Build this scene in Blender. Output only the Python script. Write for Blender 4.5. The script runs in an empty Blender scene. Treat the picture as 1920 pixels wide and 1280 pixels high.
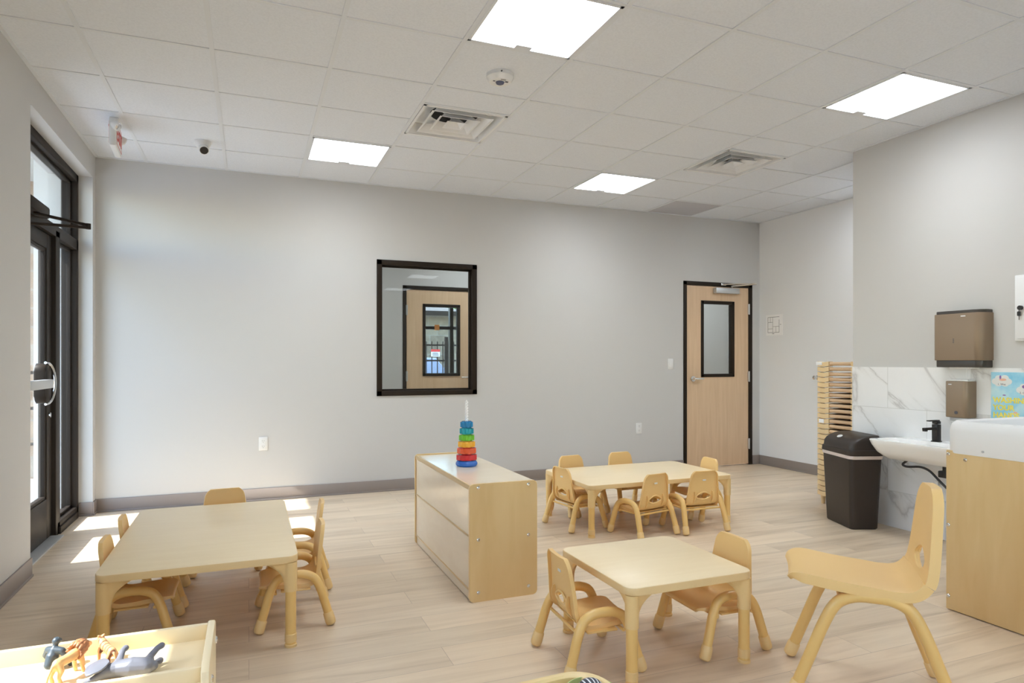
import bpy, bmesh, math, random
from mathutils import Vector, Matrix
random.seed(7)
S = bpy.context.scene
COL = S.collection
PI = math.pi
# ------------------------------------------------------------------ camera, world, sun, exposure
YAW, FPX, HZ, HC = .3817, 1229.2, 677.5, 1.228
cam = bpy.data.cameras.new('camera'); camo = bpy.data.objects.new('camera', cam); COL.objects.link(camo)
camo.location = (0, 0, HC); camo.rotation_euler = (PI / 2, 0, -YAW)
cam.sensor_width = 36; cam.lens = FPX / 1920 * 36; cam.shift_y = (HZ - 640) / 1920
cam.clip_start = .02; cam.clip_end = 300
S.camera = camo
S.view_settings.view_transform = 'Standard'; S.view_settings.look = 'None'
S.view_settings.gamma = 1; S.view_settings.use_curve_mapping = False
S.view_settings.exposure = .46
LAMP = 15.0
w = bpy.data.worlds.new('sky'); S.world = w; w.use_nodes = True
nt = w.node_tree; bg = nt.nodes['Background']
sky = nt.nodes.new('ShaderNodeTexSky'); sky.sky_type = 'NISHITA'; sky.sun_disc = False
sky.sun_elevation = math.radians(48); sky.sun_rotation = math.radians(-90); sky.air_density = 1.0; sky.dust_density = .6
nt.links.new(sky.outputs[0], bg.inputs[0]); bg.inputs[1].default_value = 1.0
sl = bpy.data.lights.new('sun', 'SUN'); so = bpy.data.objects.new('sun', sl); COL.objects.link(so)
sl.energy = 11; sl.angle = math.radians(.53); sl.color = (1, .97, .93)
so.location = (-12, -2, 14); so.rotation_euler = Vector((1, .07, -1.11)).to_track_quat('-Z', 'Y').to_euler()
S.cycles.max_bounces = 14; S.cycles.diffuse_bounces = 7; S.cycles.transparent_max_bounces = 16
S.cycles.use_denoising = True; S.cycles.sample_clamp_indirect = 8
S.cycles.caustics_reflective = False; S.cycles.caustics_refractive = False

# ------------------------------------------------------------------ dimensions
XL, XR, XR2, YB, YN, ZC, YF = -1.158, 4.45, 5.70, 6.21, 3.82, 2.888, -3.4
TX, TY, TD = -.793, 5.641, .6096      # ceiling grid phase

# ------------------------------------------------------------------ materials
def mat(name, col, rough=.5, metal=0, emit=None, es=0, coat=0, spec=.5):
    m = bpy.data.materials.new(name); m.use_nodes = True
    b = m.node_tree.nodes['Principled BSDF']
    b.inputs['Base Color'].default_value = (*col, 1); b.inputs['Roughness'].default_value = rough
    b.inputs['Metallic'].default_value = metal; b.inputs['Specular IOR Level'].default_value = spec
    b.inputs['Coat Weight'].default_value = coat
    if emit: b.inputs['Emission Color'].default_value = (*emit, 1); b.inputs['Emission Strength'].default_value = es
    return m
def N(m, t, **k):
    n = m.node_tree.nodes.new(t)
    for a, v in k.items():
        if hasattr(n, a): setattr(n, a, v)
        else: n.inputs[a].default_value = v
    return n
def L(m, a, b): m.node_tree.links.new(a, b)
def ramp(m, fac, stops):
    r = N(m, 'ShaderNodeValToRGB'); e = r.color_ramp.elements
    while len(e) < len(stops): e.new(.5)
    for q, (p, c) in zip(e, stops): q.position = p; q.color = (*c, 1)
    L(m, fac, r.inputs[0]); return r.outputs[0]
def coords(m, scale, kind='Object'):
    tc = N(m, 'ShaderNodeTexCoord'); mp = N(m, 'ShaderNodeMapping'); mp.inputs['Scale'].default_value = scale
    L(m, tc.outputs[kind], mp.inputs[0]); return mp.outputs[0]
def bsdf(m): return m.node_tree.nodes['Principled BSDF']
def bump(m, h, strength=.1, dist=.002):
    b = N(m, 'ShaderNodeBump'); b.inputs['Strength'].default_value = strength; b.inputs['Distance'].default_value = dist
    L(m, h, b.inputs['Height']); L(m, b.outputs[0], bsdf(m).inputs['Normal'])
def paint(name, col, rough=.6, bs=.06):
    m = mat(name, col, rough); n = N(m, 'ShaderNodeTexNoise', Scale=220.0, Detail=3.0)
    L(m, coords(m, (1, 1, 1)), n.inputs['Vector']); bump(m, n.outputs[0], bs, .001); return m
def grain(name, c1, c2, rough=.4, scale=(3, 40, 3), coat=0, bs=0.02):
    m = mat(name, c1, rough, coat=coat); n = N(m, 'ShaderNodeTexNoise', Scale=1.6, Detail=5.0, Distortion=.6)
    L(m, coords(m, scale), n.inputs['Vector'])
    L(m, ramp(m, n.outputs[0], [(.3, c1), (.72, c2)]), bsdf(m).inputs['Base Color'])
    if bs: bump(m, n.outputs[0], bs, .001)
    return m
M = {}
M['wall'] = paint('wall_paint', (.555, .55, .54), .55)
M['wall_alcove'] = paint('wall_paint_lightened', (.76, .77, .79), .5)  # lighter colour than the other walls stands in for light in the alcove
M['tile'] = mat('ceiling_tile', (.80, .78, .765), .9)
n = N(M['tile'], 'ShaderNodeTexNoise', Scale=90.0, Detail=6.0); L(M['tile'], coords(M['tile'], (1, 1, 1)), n.inputs['Vector'])
L(M['tile'], ramp(M['tile'], n.outputs[0], [(.35, (.70, .735, .79)), (.6, (.74, .775, .83))]), bsdf(M['tile']).inputs['Base Color']); bump(M['tile'], n.outputs[0], .15, .002)
M['tile_grey'] = mat('grey_lay_in_panel', (.50, .50, .54), .7)
M['tee'] = mat('ceiling_tee', (.69, .72, .76), .45)
M['white'] = mat('white_plastic', (.74, .74, .73), .35)
M['enamel'] = mat('white_enamel_metal', (.80, .81, .82), .35)
m = M['lamp'] = mat('lamp_diffuser', (.9, .9, .9), .5, emit=(.90, .955, 1), es=LAMP)
ge = N(m, 'ShaderNodeNewGeometry'); dt = N(m, 'ShaderNodeVectorMath', operation='DOT_PRODUCT'); L(m, ge.outputs['Incoming'], dt.inputs[0]); L(m, ge.outputs['Normal'], dt.inputs[1])
p2 = N(m, 'ShaderNodeMath', operation='POWER'); p2.inputs[1].default_value = 2.5; L(m, dt.outputs['Value'], p2.inputs[0])          # lens panel: brighter straight down than sideways
ma = N(m, 'ShaderNodeMath', operation='MULTIPLY_ADD'); ma.inputs[1].default_value = LAMP; ma.inputs[2].default_value = 5.0; L(m, p2.outputs[0], ma.inputs[0]); L(m, ma.outputs[0], bsdf(m).inputs['Emission Strength'])
M['base'] = paint('vinyl_base', (.26, .22, .20), .5, .03)
M['bronze'] = mat('dark_bronze_metal', (.022, .015, .010), .5, spec=.16)
M['bronze2'] = mat('dark_bronze_anodised', (.026, .020, .016), .5, spec=.18)
M['black'] = mat('black_plastic', (.014, .012, .011), .4)
M['blackmetal'] = mat('matt_black_metal', (.02, .017, .015), .35, metal=.3)
M['trash'] = paint('dark_brown_plastic', (.030, .022, .018), .42, .05)
M['steel'] = mat('brushed_steel', (.62, .62, .62), .3, metal=1)
M['chrome'] = mat('chrome', (.75, .75, .75), .12, metal=1)
M['alu'] = mat('aluminium_paint', (.55, .56, .57), .38, metal=.5)
M['plastic'] = paint('tan_moulded_plastic', (.80, .535, .22), .42, .04)
M['tube'] = mat('tan_powder_coated_tube', (.78, .51, .18), .33)
M['boot'] = mat('tan_rubber_boot', (.78, .55, .25), .45)
M['lam'] = grain('maple_laminate', (.87, .71, .465), (.835, .67, .425), .32, (2, 14, 2), bs=0)
M['band'] = mat('tan_edge_band', (.78, .57, .29), .4)
M['birch'] = grain('birch_panel', (.73, .525, .26), (.68, .47, .215), .32, (9, 9, 1.5), bs=0)
M['birchlam'] = grain('birch_laminate', (.80, .70, .54), (.76, .65, .49), .16, (2, 3, 9), bs=0)
M['birchedge'] = mat('birch_edge', (.62, .45, .24), .4)
M['cream'] = mat('cream_shelf_laminate', (.83, .69, .445), .3)
M['bin'] = mat('beige_bin_plastic', (.80, .61, .30), .4)
M['door'] = grain('maple_door_veneer', (.70, .51, .335), (.62, .435, .275), .38, (16, 16, 1.1), bs=.01)
M['ceramic'] = mat('white_ceramic', (.86, .85, .83), .08, coat=.5)
M['topper'] = mat('white_moulded_plastic', (.84, .84, .85), .3)
M['taupe'] = mat('taupe_metallic_plastic', (.255, .185, .125), .38, metal=.25)
M['darkcap'] = mat('smoked_dark_plastic', (.05, .042, .036), .3)
M['paper'] = mat('white_paper', (.85, .85, .86), .8)
M['ink'] = mat('dark_ink', (.08, .08, .10), .7)
M['pink'] = mat('pale_liner_plastic', (.75, .66, .63), .4)
M['hose'] = mat('dark_braided_hose', (.04, .035, .035), .45)
M['pvc'] = mat('white_pvc', (.8, .8, .8), .35)
M['cotpost'] = mat('cot_corner_plastic', (.74, .55, .30), .42)
M['cottube'] = mat('cot_tube', (.62, .43, .27), .4)
M['canvas'] = mat('cot_canvas', (.12, .055, .035), .8)
M['dark'] = mat('duct_shade', (.02, .02, .02), .8)
M['duct'] = mat('galvanised_duct', (.45, .47, .50), .4, metal=.6)
M['red'] = mat('red_lettering', (.62, .06, .05), .5)
M['orange'] = mat('orange_sticker', (.85, .30, .06), .5)
M['lens'] = mat('blue_grey_lens', (.10, .11, .17), .15)
M['stone_leaf'] = mat('tree_leaf', (.16, .26, .05), .7)
M['bark'] = mat('bark', (.14, .10, .07), .9)
M['shade'] = paint('soffit_paint', (.44, .45, .43), .7)
M['blue_van'] = mat('blue_vehicle_paint', (.20, .25, .36), .3)
M['white_van'] = mat('white_vehicle_paint', (.75, .77, .8), .3)
for nm, c in dict(toyblue=(.02, .13, .50), disc1=(.015, .20, .42), disc2=(.01, .30, .36), disc3=(.16, .50, .03), disc4=(.85, .42, .04), disc5=(.72, .10, .03), disc6=(.58, .02, .03)).items():
    M[nm] = mat('toy_' + nm, c, .25)
M['toywhite'] = mat('toy_white', (.85, .85, .83), .3)
# floor planks
m = M['floor'] = mat('oak_plank_floor', (.5, .4, .3), .34)
vec = coords(m, (1, 1, 1))
br = N(m, 'ShaderNodeTexBrick', offset=.37, offset_frequency=2, squash=1.0)
for k, v in dict(Scale=1.0).items(): br.inputs[k].default_value = v
br.inputs['Mortar Size'].default_value = .0012; br.inputs['Mortar Smooth'].default_value = .2
br.inputs['Brick Width'].default_value = 1.22; br.inputs['Row Height'].default_value = .182; br.inputs['Bias'].default_value = 0
br.inputs['Color1'].default_value = (0, 0, 0, 1); br.inputs['Color2'].default_value = (1, 1, 1, 1); br.inputs['Mortar'].default_value = (.5, .5, .5, 1)
L(m, vec, br.inputs['Vector'])
addv = N(m, 'ShaderNodeVectorMath', operation='MULTIPLY_ADD')
addv.inputs[1].default_value = (.8, 9, 1); L(m, vec, addv.inputs[0])
sc = N(m, 'ShaderNodeVectorMath', operation='SCALE'); sc.inputs['Scale'].default_value = 13.7; L(m, br.outputs['Color'], sc.inputs[0]); L(m, sc.outputs[0], addv.inputs[2])
nz = N(m, 'ShaderNodeTexNoise', Scale=1.3, Detail=6.0, Roughness=.55, Distortion=1.0); L(m, addv.outputs[0], nz.inputs['Vector'])
wood = ramp(m, nz.outputs[0], [(.25, (.52, .405, .285)), (.42, (.64, .52, .385)), (.58, (.70, .58, .435)), (.78, (.75, .635, .485))])
tone = ramp(m, br.outputs['Color'], [(0, (.90, .89, .88)), (1, (1.05, 1.03, 1.01))])
mx = N(m, 'ShaderNodeMix', data_type='RGBA', blend_type='MULTIPLY'); mx.inputs[0].default_value = 1
L(m, wood, mx.inputs[6]); L(m, tone, mx.inputs[7])
mo = N(m, 'ShaderNodeMix', data_type='RGBA'); L(m, br.outputs['Fac'], mo.inputs[0]); L(m, mx.outputs[2], mo.inputs[6]); mo.inputs[7].default_value = (.42, .32, .245, 1)
L(m, mo.outputs[2], bsdf(m).inputs['Base Color'])
L(m, ramp(m, nz.outputs[0], [(.3, (.42, .42, .42)), (.7, (.33, .33, .33))]), bsdf(m).inputs['Roughness']); bump(m, nz.outputs[0], .04, .001)
# marble tile
m = M['marble'] = mat('marble_wall_tile', (.8, .8, .8), .12)
tc = N(m, 'ShaderNodeTexCoord'); sx = N(m, 'ShaderNodeSeparateXYZ'); L(m, tc.outputs['Object'], sx.inputs[0])
cb = N(m, 'ShaderNodeCombineXYZ'); L(m, sx.outputs[1], cb.inputs[0]); L(m, sx.outputs[2], cb.inputs[1])
ofs = N(m, 'ShaderNodeVectorMath', operation='ADD'); ofs.inputs[1].default_value = (-3.508 + 6.1 + .0, -1.188 + 3.07, 0); L(m, cb.outputs[0], ofs.inputs[0])
br = N(m, 'ShaderNodeTexBrick', offset=.5, offset_frequency=2); br.inputs['Scale'].default_value = 1
br.inputs['Brick Width'].default_value = .61; br.inputs['Row Height'].default_value = .307; br.inputs['Mortar Size'].default_value = .0018
br.inputs['Color1'].default_value = (0, 0, 0, 1); br.inputs['Color2'].default_value = (1, 1, 1, 1)
L(m, ofs.outputs[0], br.inputs['Vector'])
rot = N(m, 'ShaderNodeMapping'); rot.inputs['Rotation'].default_value = (0, 0, math.radians(-33)); rot.inputs['Scale'].default_value = (1, 1, 1)
L(m, cb.outputs[0], rot.inputs[0])
mp2 = N(m, 'ShaderNodeMapping'); mp2.inputs['Scale'].default_value = (.42, 1.25, 1); L(m, rot.outputs[0], mp2.inputs[0])
sc = N(m, 'ShaderNodeVectorMath', operation='MULTIPLY_ADD'); sc.inputs[1].default_value = (3.3, 2.7, 0); L(m, br.outputs['Color'], sc.inputs[0]); L(m, mp2.outputs[0], sc.inputs[2])
nz = N(m, 'ShaderNodeTexNoise', Scale=1.35, Detail=6.0, Roughness=.55, Distortion=.9); L(m, sc.outputs[0], nz.inputs['Vector'])
v1 = N(m, 'ShaderNodeMath', operation='SUBTRACT'); v1.inputs[1].default_value = .5; L(m, nz.outputs[0], v1.inputs[0])
v2 = N(m, 'ShaderNodeMath', operation='ABSOLUTE'); L(m, v1.outputs[0], v2.inputs[0])
vein = ramp(m, v2.outputs[0], [(0, (.56, .55, .55)), (.007, (.70, .695, .69)), (.022, (.80, .80, .80)), (.06, (.825, .825, .83))])
mo = N(m, 'ShaderNodeMix', data_type='RGBA'); L(m, br.outputs['Fac'], mo.inputs[0]); L(m, vein, mo.inputs[6]); mo.inputs[7].default_value = (.62, .62, .61, 1)
L(m, mo.outputs[2], bsdf(m).inputs['Base Color'])
# stone block, shingle, concrete
def blocks(name, c1, c2, mortar, bw, rh, axis='XZ', ms=.012, rough=.85):
    m = mat(name, c1, rough); tc = N(m, 'ShaderNodeTexCoord'); sx = N(m, 'ShaderNodeSeparateXYZ'); L(m, tc.outputs['Object'], sx.inputs[0])
    cb = N(m, 'ShaderNodeCombineXYZ'); i = 'XYZ'.index(axis[0]); j = 'XYZ'.index(axis[1])
    L(m, sx.outputs[i], cb.inputs[0]); L(m, sx.outputs[j], cb.inputs[1])
    br = N(m, 'ShaderNodeTexBrick', offset=.43, squash=.8, squash_frequency=3); br.inputs['Scale'].default_value = 1
    br.inputs['Brick Width'].default_value = bw; br.inputs['Row Height'].default_value = rh; br.inputs['Mortar Size'].default_value = ms
    br.inputs['Color1'].default_value = (*c1, 1); br.inputs['Color2'].default_value = (*c2, 1); br.inputs['Mortar'].default_value = (*mortar, 1)
    L(m, cb.outputs[0], br.inputs['Vector']); n = N(m, 'ShaderNodeTexNoise', Scale=7.0, Detail=6.0); L(m, tc.outputs['Object'], n.inputs['Vector'])
    mx = N(m, 'ShaderNodeMix', data_type='RGBA', blend_type='OVERLAY'); mx.inputs[0].default_value = .5
    L(m, br.outputs['Color'], mx.inputs[6]); L(m, n.outputs[0], mx.inputs[7]); L(m, mx.outputs[2], bsdf(m).inputs['Base Color'])
    bump(m, n.outputs[0], .5, .02); return m
M['stone'] = blocks('limestone_blocks', (.34, .25, .17), (.24, .165, .11), (.30, .26, .21), .42, .2)
M['stone2'] = blocks('limestone_blocks_far', (.24, .20, .14), (.16, .13, .09), (.24, .22, .18), .7, .3)
M['shingle'] = blocks('roof_shingle', (.13, .115, .10), (.09, .08, .075), (.06, .055, .05), .3, .12, 'XY', .004)
m = M['concrete'] = mat('patio_concrete', (.62, .60, .57), .85); n = N(m, 'ShaderNodeTexNoise', Scale=4.0, Detail=6.0)
L(m, coords(m, (1, 1, 1)), n.inputs['Vector']); L(m, ramp(m, n.outputs[0], [(.3, (.38, .38, .38)), (.7, (.46, .46, .46))]), bsdf(m).inputs['Base Color'])
# glass : clear pane with a mirror-like fresnel reflection
def glass(name, tint, ior=1.3):
    m = bpy.data.materials.new(name); m.use_nodes = True; t = m.node_tree; t.nodes.clear()
    o = N(m, 'ShaderNodeOutputMaterial'); mixn = N(m, 'ShaderNodeMixShader'); f = N(m, 'ShaderNodeFresnel'); ge = N(m, 'ShaderNodeNewGeometry')
    io = N(m, 'ShaderNodeMapRange'); io.inputs[3].default_value = ior; io.inputs[4].default_value = 1 / ior      # same index for both faces of the pane
    L(m, ge.outputs['Backfacing'], io.inputs[0]); L(m, io.outputs[0], f.inputs['IOR'])
    tr = N(m, 'ShaderNodeBsdfTransparent'); tr.inputs[0].default_value = (*tint, 1); g = N(m, 'ShaderNodeBsdfGlossy', Roughness=.0)
    L(m, f.outputs[0], mixn.inputs[0]); L(m, tr.outputs[0], mixn.inputs[1]); L(m, g.outputs[0], mixn.inputs[2]); L(m, mixn.outputs[0], o.inputs[0]); return m
M['glass'] = glass('window_glass', (.93, .95, .94))
# animal skins
m = M['tiger'] = mat('tiger_paint', (.8, .45, .2), .4); wv = N(m, 'ShaderNodeTexWave', Scale=26.0, Distortion=2.5, Detail=1.0); wv.bands_direction = 'Y'
L(m, coords(m, (1, 1, 1)), wv.inputs['Vector']); L(m, ramp(m, wv.outputs[0], [(.10, (.16, .06, .03)), (.24, (.74, .38, .17))]), bsdf(m).inputs['Base Color'])
M['lion'] = mat('lion_paint', (.78, .46, .19), .4); M['mane'] = mat('mane_paint', (.40, .17, .075), .5)
M['grey'] = mat('elephant_paint', (.16, .165, .20), .4); M['gorilla'] = mat('gorilla_paint', (.055, .075, .095), .4); M['tusk'] = mat('tusk', (.82, .76, .6), .4)
m = M['zebra'] = mat('zebra_stripe', (.8, .8, .8), .4); tc = N(m, 'ShaderNodeTexCoord'); sx = N(m, 'ShaderNodeSeparateXYZ'); L(m, tc.outputs['Object'], sx.inputs[0])
at = N(m, 'ShaderNodeMath', operation='ARCTAN2'); L(m, sx.outputs[0], at.inputs[0]); L(m, sx.outputs[2], at.inputs[1])
mu = N(m, 'ShaderNodeMath', operation='MULTIPLY'); mu.inputs[1].default_value = 22; L(m, at.outputs[0], mu.inputs[0]); si = N(m, 'ShaderNodeMath', operation='SINE'); L(m, mu.outputs[0], si.inputs[0])
L(m, ramp(m, si.outputs[0], [(.45, (.03, .035, .06)), (.55, (.80, .82, .86))]), bsdf(m).inputs['Base Color'])
M['lime'] = mat('pale_green_plastic', (.50, .56, .22), .35)
m = M['poster'] = mat('poster_sky', (.30, .62, .78), .3); n = N(m, 'ShaderNodeTexNoise', Scale=9.0, Detail=4.0); L(m, coords(m, (1, 1, 1)), n.inputs['Vector'])
L(m, ramp(m, n.outputs[0], [(.3, (.20, .55, .76)), (.5, (.36, .66, .80)), (.7, (.55, .76, .80))]), bsdf(m).inputs['Base Color'])
M['yellow'] = mat('yellow_print', (.85, .72, .10), .4); M['green'] = mat('green_print', (.10, .5, .12), .4); M['skin'] = mat('peach_print', (.80, .45, .33), .4); M['purple'] = mat('purple_print', (.25, .14, .42), .4)

# ------------------------------------------------------------------ mesh helpers
class B:
    """collects shapes for one mesh object"""
    def __init__(s): s.bm = bmesh.new(); s.mi = 0
    def _fin(s, faces):
        for f in faces: f.material_index = s.mi
    def box(s, x0, x1, y0, y1, z0, z1, bev=0, seg=2):
        t = bmesh.new(); bmesh.ops.create_cube(t, size=1)
        bmesh.ops.transform(t, matrix=Matrix.Translation(((x0 + x1) / 2, (y0 + y1) / 2, (z0 + z1) / 2)) @ Matrix.Diagonal((x1 - x0, y1 - y0, z1 - z0, 1)), verts=t.verts)
        if bev: bmesh.ops.bevel(t, geom=t.edges[:], offset=bev, segments=seg, profile=.5, affect='EDGES')
        s.join(t); return s
    def join(s, t, mtx=None):
        if mtx: bmesh.ops.transform(t, matrix=mtx, verts=t.verts)
        vm = {v: s.bm.verts.new(v.co) for v in t.verts}
        for f in t.faces:
            try: q = s.bm.faces.new([vm[v] for v in f.verts]); q.material_index = s.mi
            except ValueError: pass
        t.free(); return s
    def mesh(s, me, mtx=None):
        t = bmesh.new(); t.from_mesh(me); return s.join(t, mtx)
    def loft(s, rings, cap=True, closed=True):
        vs = [[s.bm.verts.new(p) for p in r] for r in rings]; n = len(rings[0])
        for a, b in zip(vs, vs[1:]):
            for i in range(n if closed else n - 1):
                j = (i + 1) % n
                s._fin([s.bm.faces.new((a[i], a[j], b[j], b[i]))])
        if cap:
            s._fin([s.bm.faces.new(vs[0][::-1]), s.bm.faces.new(vs[-1])])
        return s
    def tube(s, pts, r, seg=14, cap=True):
        pts = [Vector(p) for p in pts]; n = len(pts); rr = r if isinstance(r, (list, tuple)) else [r] * n
        T = [(pts[min(i + 1, n - 1)] - pts[max(i - 1, 0)]).normalized() for i in range(n)]
        up = Vector((0, 0, 1)) if abs(T[0].z) < .9 else Vector((1, 0, 0))
        u = T[0].cross(up).normalized(); rings = []
        for i in range(n):
            u = (u - T[i] * u.dot(T[i])).normalized(); v = T[i].cross(u)
            rings.append([pts[i] + (u * math.cos(2 * PI * k / seg) + v * math.sin(2 * PI * k / seg)) * rr[i] for k in range(seg)])
        return s.loft(rings, cap)
    def lathe(s, prof, seg=28, c=(0, 0, 0), axis='Z'):
        rings = []
        for r, z in prof:
            ring = []
            for k in range(seg):
                a = 2 * PI * k / seg; p = (max(r, 1e-4) * math.cos(a), max(r, 1e-4) * math.sin(a), z)
                if axis == 'Y': p = (p[0], p[2], -p[1])
                if axis == 'X': p = (p[2], p[1], -p[0])
                ring.append((p[0] + c[0], p[1] + c[1], p[2] + c[2]))
            rings.append(ring)
        return s.loft(rings)
    def prism(s, outline, d0, d1, fn, bev=0, seg=2):
        t = bmesh.new(); a = [t.verts.new(fn(p[0], p[1], d0)) for p in outline]; b = [t.verts.new(fn(p[0], p[1], d1)) for p in outline]; n = len(outline)
        fa = t.faces.new(a[::-1]); fb = t.faces.new(b)
        for i in range(n): t.faces.new((a[i], a[(i + 1) % n], b[(i + 1) % n], b[i]))
        if bev: bmesh.ops.bevel(t, geom=list(set(fa.edges) | set(fb.edges)), offset=bev, segments=seg, profile=.5, affect='EDGES')
        s.join(t); return s
    def out(s, name, mats, parent=None, smooth=35, loc=None, rot=None):
        bmesh.ops.recalc_face_normals(s.bm, faces=s.bm.faces[:])
        me = bpy.data.meshes.new(name); s.bm.to_mesh(me); s.bm.free()
        for q in (mats if isinstance(mats, (list, tuple)) else [mats]): me.materials.append(q)
        if smooth: me.shade_smooth(); me.set_sharp_from_angle(angle=math.radians(smooth))
        o = bpy.data.objects.new(name, me); COL.objects.link(o)
        if parent: o.parent = parent
        if loc: o.location = loc
        if rot: o.rotation_euler = rot
        return o
def bx(name, m, dims, parent=None, bev=0, seg=2): return B().box(*dims, bev=bev, seg=seg).out(name, m, parent)
def rrect(x0, x1, y0, y1, r, n=6):
    out = []
    for cx, cy, a0 in ((x1 - r, y1 - r, 0), (x0 + r, y1 - r, 90), (x0 + r, y0 + r, 180), (x1 - r, y0 + r, 270)):
        for k in range(n + 1):
            a = math.radians(a0 + 90 * k / n); out.append((cx + r * math.cos(a), cy + r * math.sin(a)))
    return out
XY = lambda a, b, d: (a, b, d)
XZ = lambda a, b, d: (a, d, b)
YZ = lambda a, b, d: (d, a, b)
def tag(o, label, cat, group=None):
    o['label'] = label; o['category'] = cat
    if group: o['group'] = group
    return o
def lab(o, t): o['label'] = t; return o
def struct(o): o['kind'] = 'structure'; return o
def thing(name, label, cat, loc=(0, 0, 0), rz=0, group=None):
    o = bpy.data.objects.new(name, None); COL.objects.link(o); o.empty_display_size = .1
    o.location = loc; o.rotation_euler = (0, 0, rz); return tag(o, label, cat, group)
def empty(name):
    o = bpy.data.objects.new(name, None); COL.objects.link(o); o.empty_display_size = .1; return o
def dup(root, loc, rz, label, group=None):
    r = root.copy(); COL.objects.link(r); r.location = loc; r.rotation_euler = (0, 0, rz); r['label'] = label
    if group: r['group'] = group
    def rec(src, dst):
        for ch in list(src.children):
            c = ch.copy(); COL.objects.link(c); c.parent = dst; rec(ch, c)
    rec(root, r); return r
def evald(o):
    dg = bpy.context.evaluated_depsgraph_get(); me = bpy.data.meshes.new_from_object(o.evaluated_get(dg)); old = o.data
    bpy.data.objects.remove(o); return me
def text_mesh(body, size, depth=.001, align='CENTER', fat=0):
    c = bpy.data.curves.new('lettering', 'FONT'); c.body = body; c.size = size; c.extrude = depth; c.align_x = align; c.align_y = 'CENTER'; c.resolution_u = 3; c.offset = fat
    o = bpy.data.objects.new('lettering', c); COL.objects.link(o); return evald(o)
def skin(joints, bones, root=0, sub=2):
    """joints: [(x,y,z,r)...]; overlapping tapered limbs fused into one continuous smooth body"""
    b = B()
    for q in joints:
        t = bmesh.new(); bmesh.ops.create_icosphere(t, subdivisions=2, radius=q[3]); b.join(t, Matrix.Translation(q[:3]))
    for a, c in bones:
        p, q = joints[a], joints[c]; b.tube([p[:3], q[:3]], [p[3] * .98, q[3] * .98], 14)
    o = b.out('body', [], None, smooth=0)
    rm = o.modifiers.new('Remesh', 'REMESH'); rm.mode = 'VOXEL'; rm.voxel_size = .0014
    sm = o.modifiers.new('Smooth', 'SMOOTH'); sm.factor = .5; sm.iterations = 7
    return evald(o)
def curve(pts, n=8):
    """Catmull-Rom through the points"""
    P = [Vector(p) for p in pts]; P = [P[0] * 2 - P[1]] + P + [P[-1] * 2 - P[-2]]; out = []
    for i in range(1, len(P) - 2):
        for k in range(n):
            t = k / n; a, b, c, d = P[i - 1:i + 3]
            out.append(.5 * ((2 * b) + (-a + c) * t + (2 * a - 5 * b + 4 * c - d) * t * t + (-a + 3 * b - 3 * c + d) * t ** 3))
    return out + [P[-2]]

# ------------------------------------------------------------------ room shell
WT = .30
b = B(); b.box(XL - WT, 4.57, YF - .1, YN - .12, -.1, 0); b.box(XL - WT, XR2 + .12, YN - .12, YB, -.1, 0); struct(b.out('floor', M['floor'], smooth=0))
b = B()                                                            # left wall with the storefront opening and a window nearer the camera
X0 = XL - WT
b.box(X0, XL, YF, -2.9, 0, ZC + .3); b.box(X0, XL, -2.9, -1.3, 0, .85); b.box(X0, XL, -2.9, -1.3, 1.75, ZC + .3); b.box(X0, XL, -1.3, .72, 0, ZC + .3); b.box(X0, XL, .72, 1.95, 0, .85); b.box(X0, XL, .72, 1.95, 1.98, ZC + .3)
b.box(X0, XL, 1.95, 4.5, 0, ZC + .3); b.box(X0, XL, 4.5, 6.11, 2.70, ZC + .3); b.box(X0, XL, 6.11, YB + .12, 0, ZC + .3)
struct(b.out('wall_left', M['wall'], smooth=0))
b = B(); y0, y1 = YB, YB + .12                                      # back wall with window and door openings
b.box(XL, 1.12, y0, y1, 0, ZC + .3); b.box(1.12, 2.11, y0, y1, 0, .903); b.box(1.12, 2.11, y0, y1, 2.19, ZC + .3); b.box(2.11, 4.598, y0, y1, 0, ZC + .3)
b.box(4.598, 5.587, y0, y1, 2.15, ZC + .3); b.box(5.587, 6.6, y0, y1, 0, ZC + .3)
struct(b.out('wall_back', M['wall'], smooth=0))
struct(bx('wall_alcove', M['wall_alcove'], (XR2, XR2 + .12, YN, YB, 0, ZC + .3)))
b = B(); b.box(XR + .12, 4.72, YN - .12, YN, 0, ZC + .3); b.box(5.58, XR2 + .12, YN - .12, YN, 0, ZC + .3); b.box(4.72, 5.58, YN - .12, YN, 2.15, ZC + .3)
struct(b.out('wall_alcove_end', M['wall'], smooth=0))
struct(bx('wall_right', M['wall'], (XR, XR2 + .12, YF, YN, 0, ZC + .3)))
b = B(); y0, y1 = YF - .12, YF                                      # wall behind the camera, with an opening for the added window
b.box(XL, .7, y0, y1, 0, ZC + .3); b.box(.7, 2.7, y0, y1, 0, .8); b.box(.7, 2.7, y0, y1, 2.45, ZC + .3); b.box(2.7, XR, y0, y1, 0, ZC + .3)
struct(b.out('wall_front', M['wall'], smooth=0))
struct(bx('ground_back', M['concrete'], (XL - WT, 4.57, -24, YF - .12, -.25, -.03)))
struct(bx('trim_1', M['marble'], (XR - .010, XR, .6, YN, 0, 1.188)))      # marble wainscot

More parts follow.
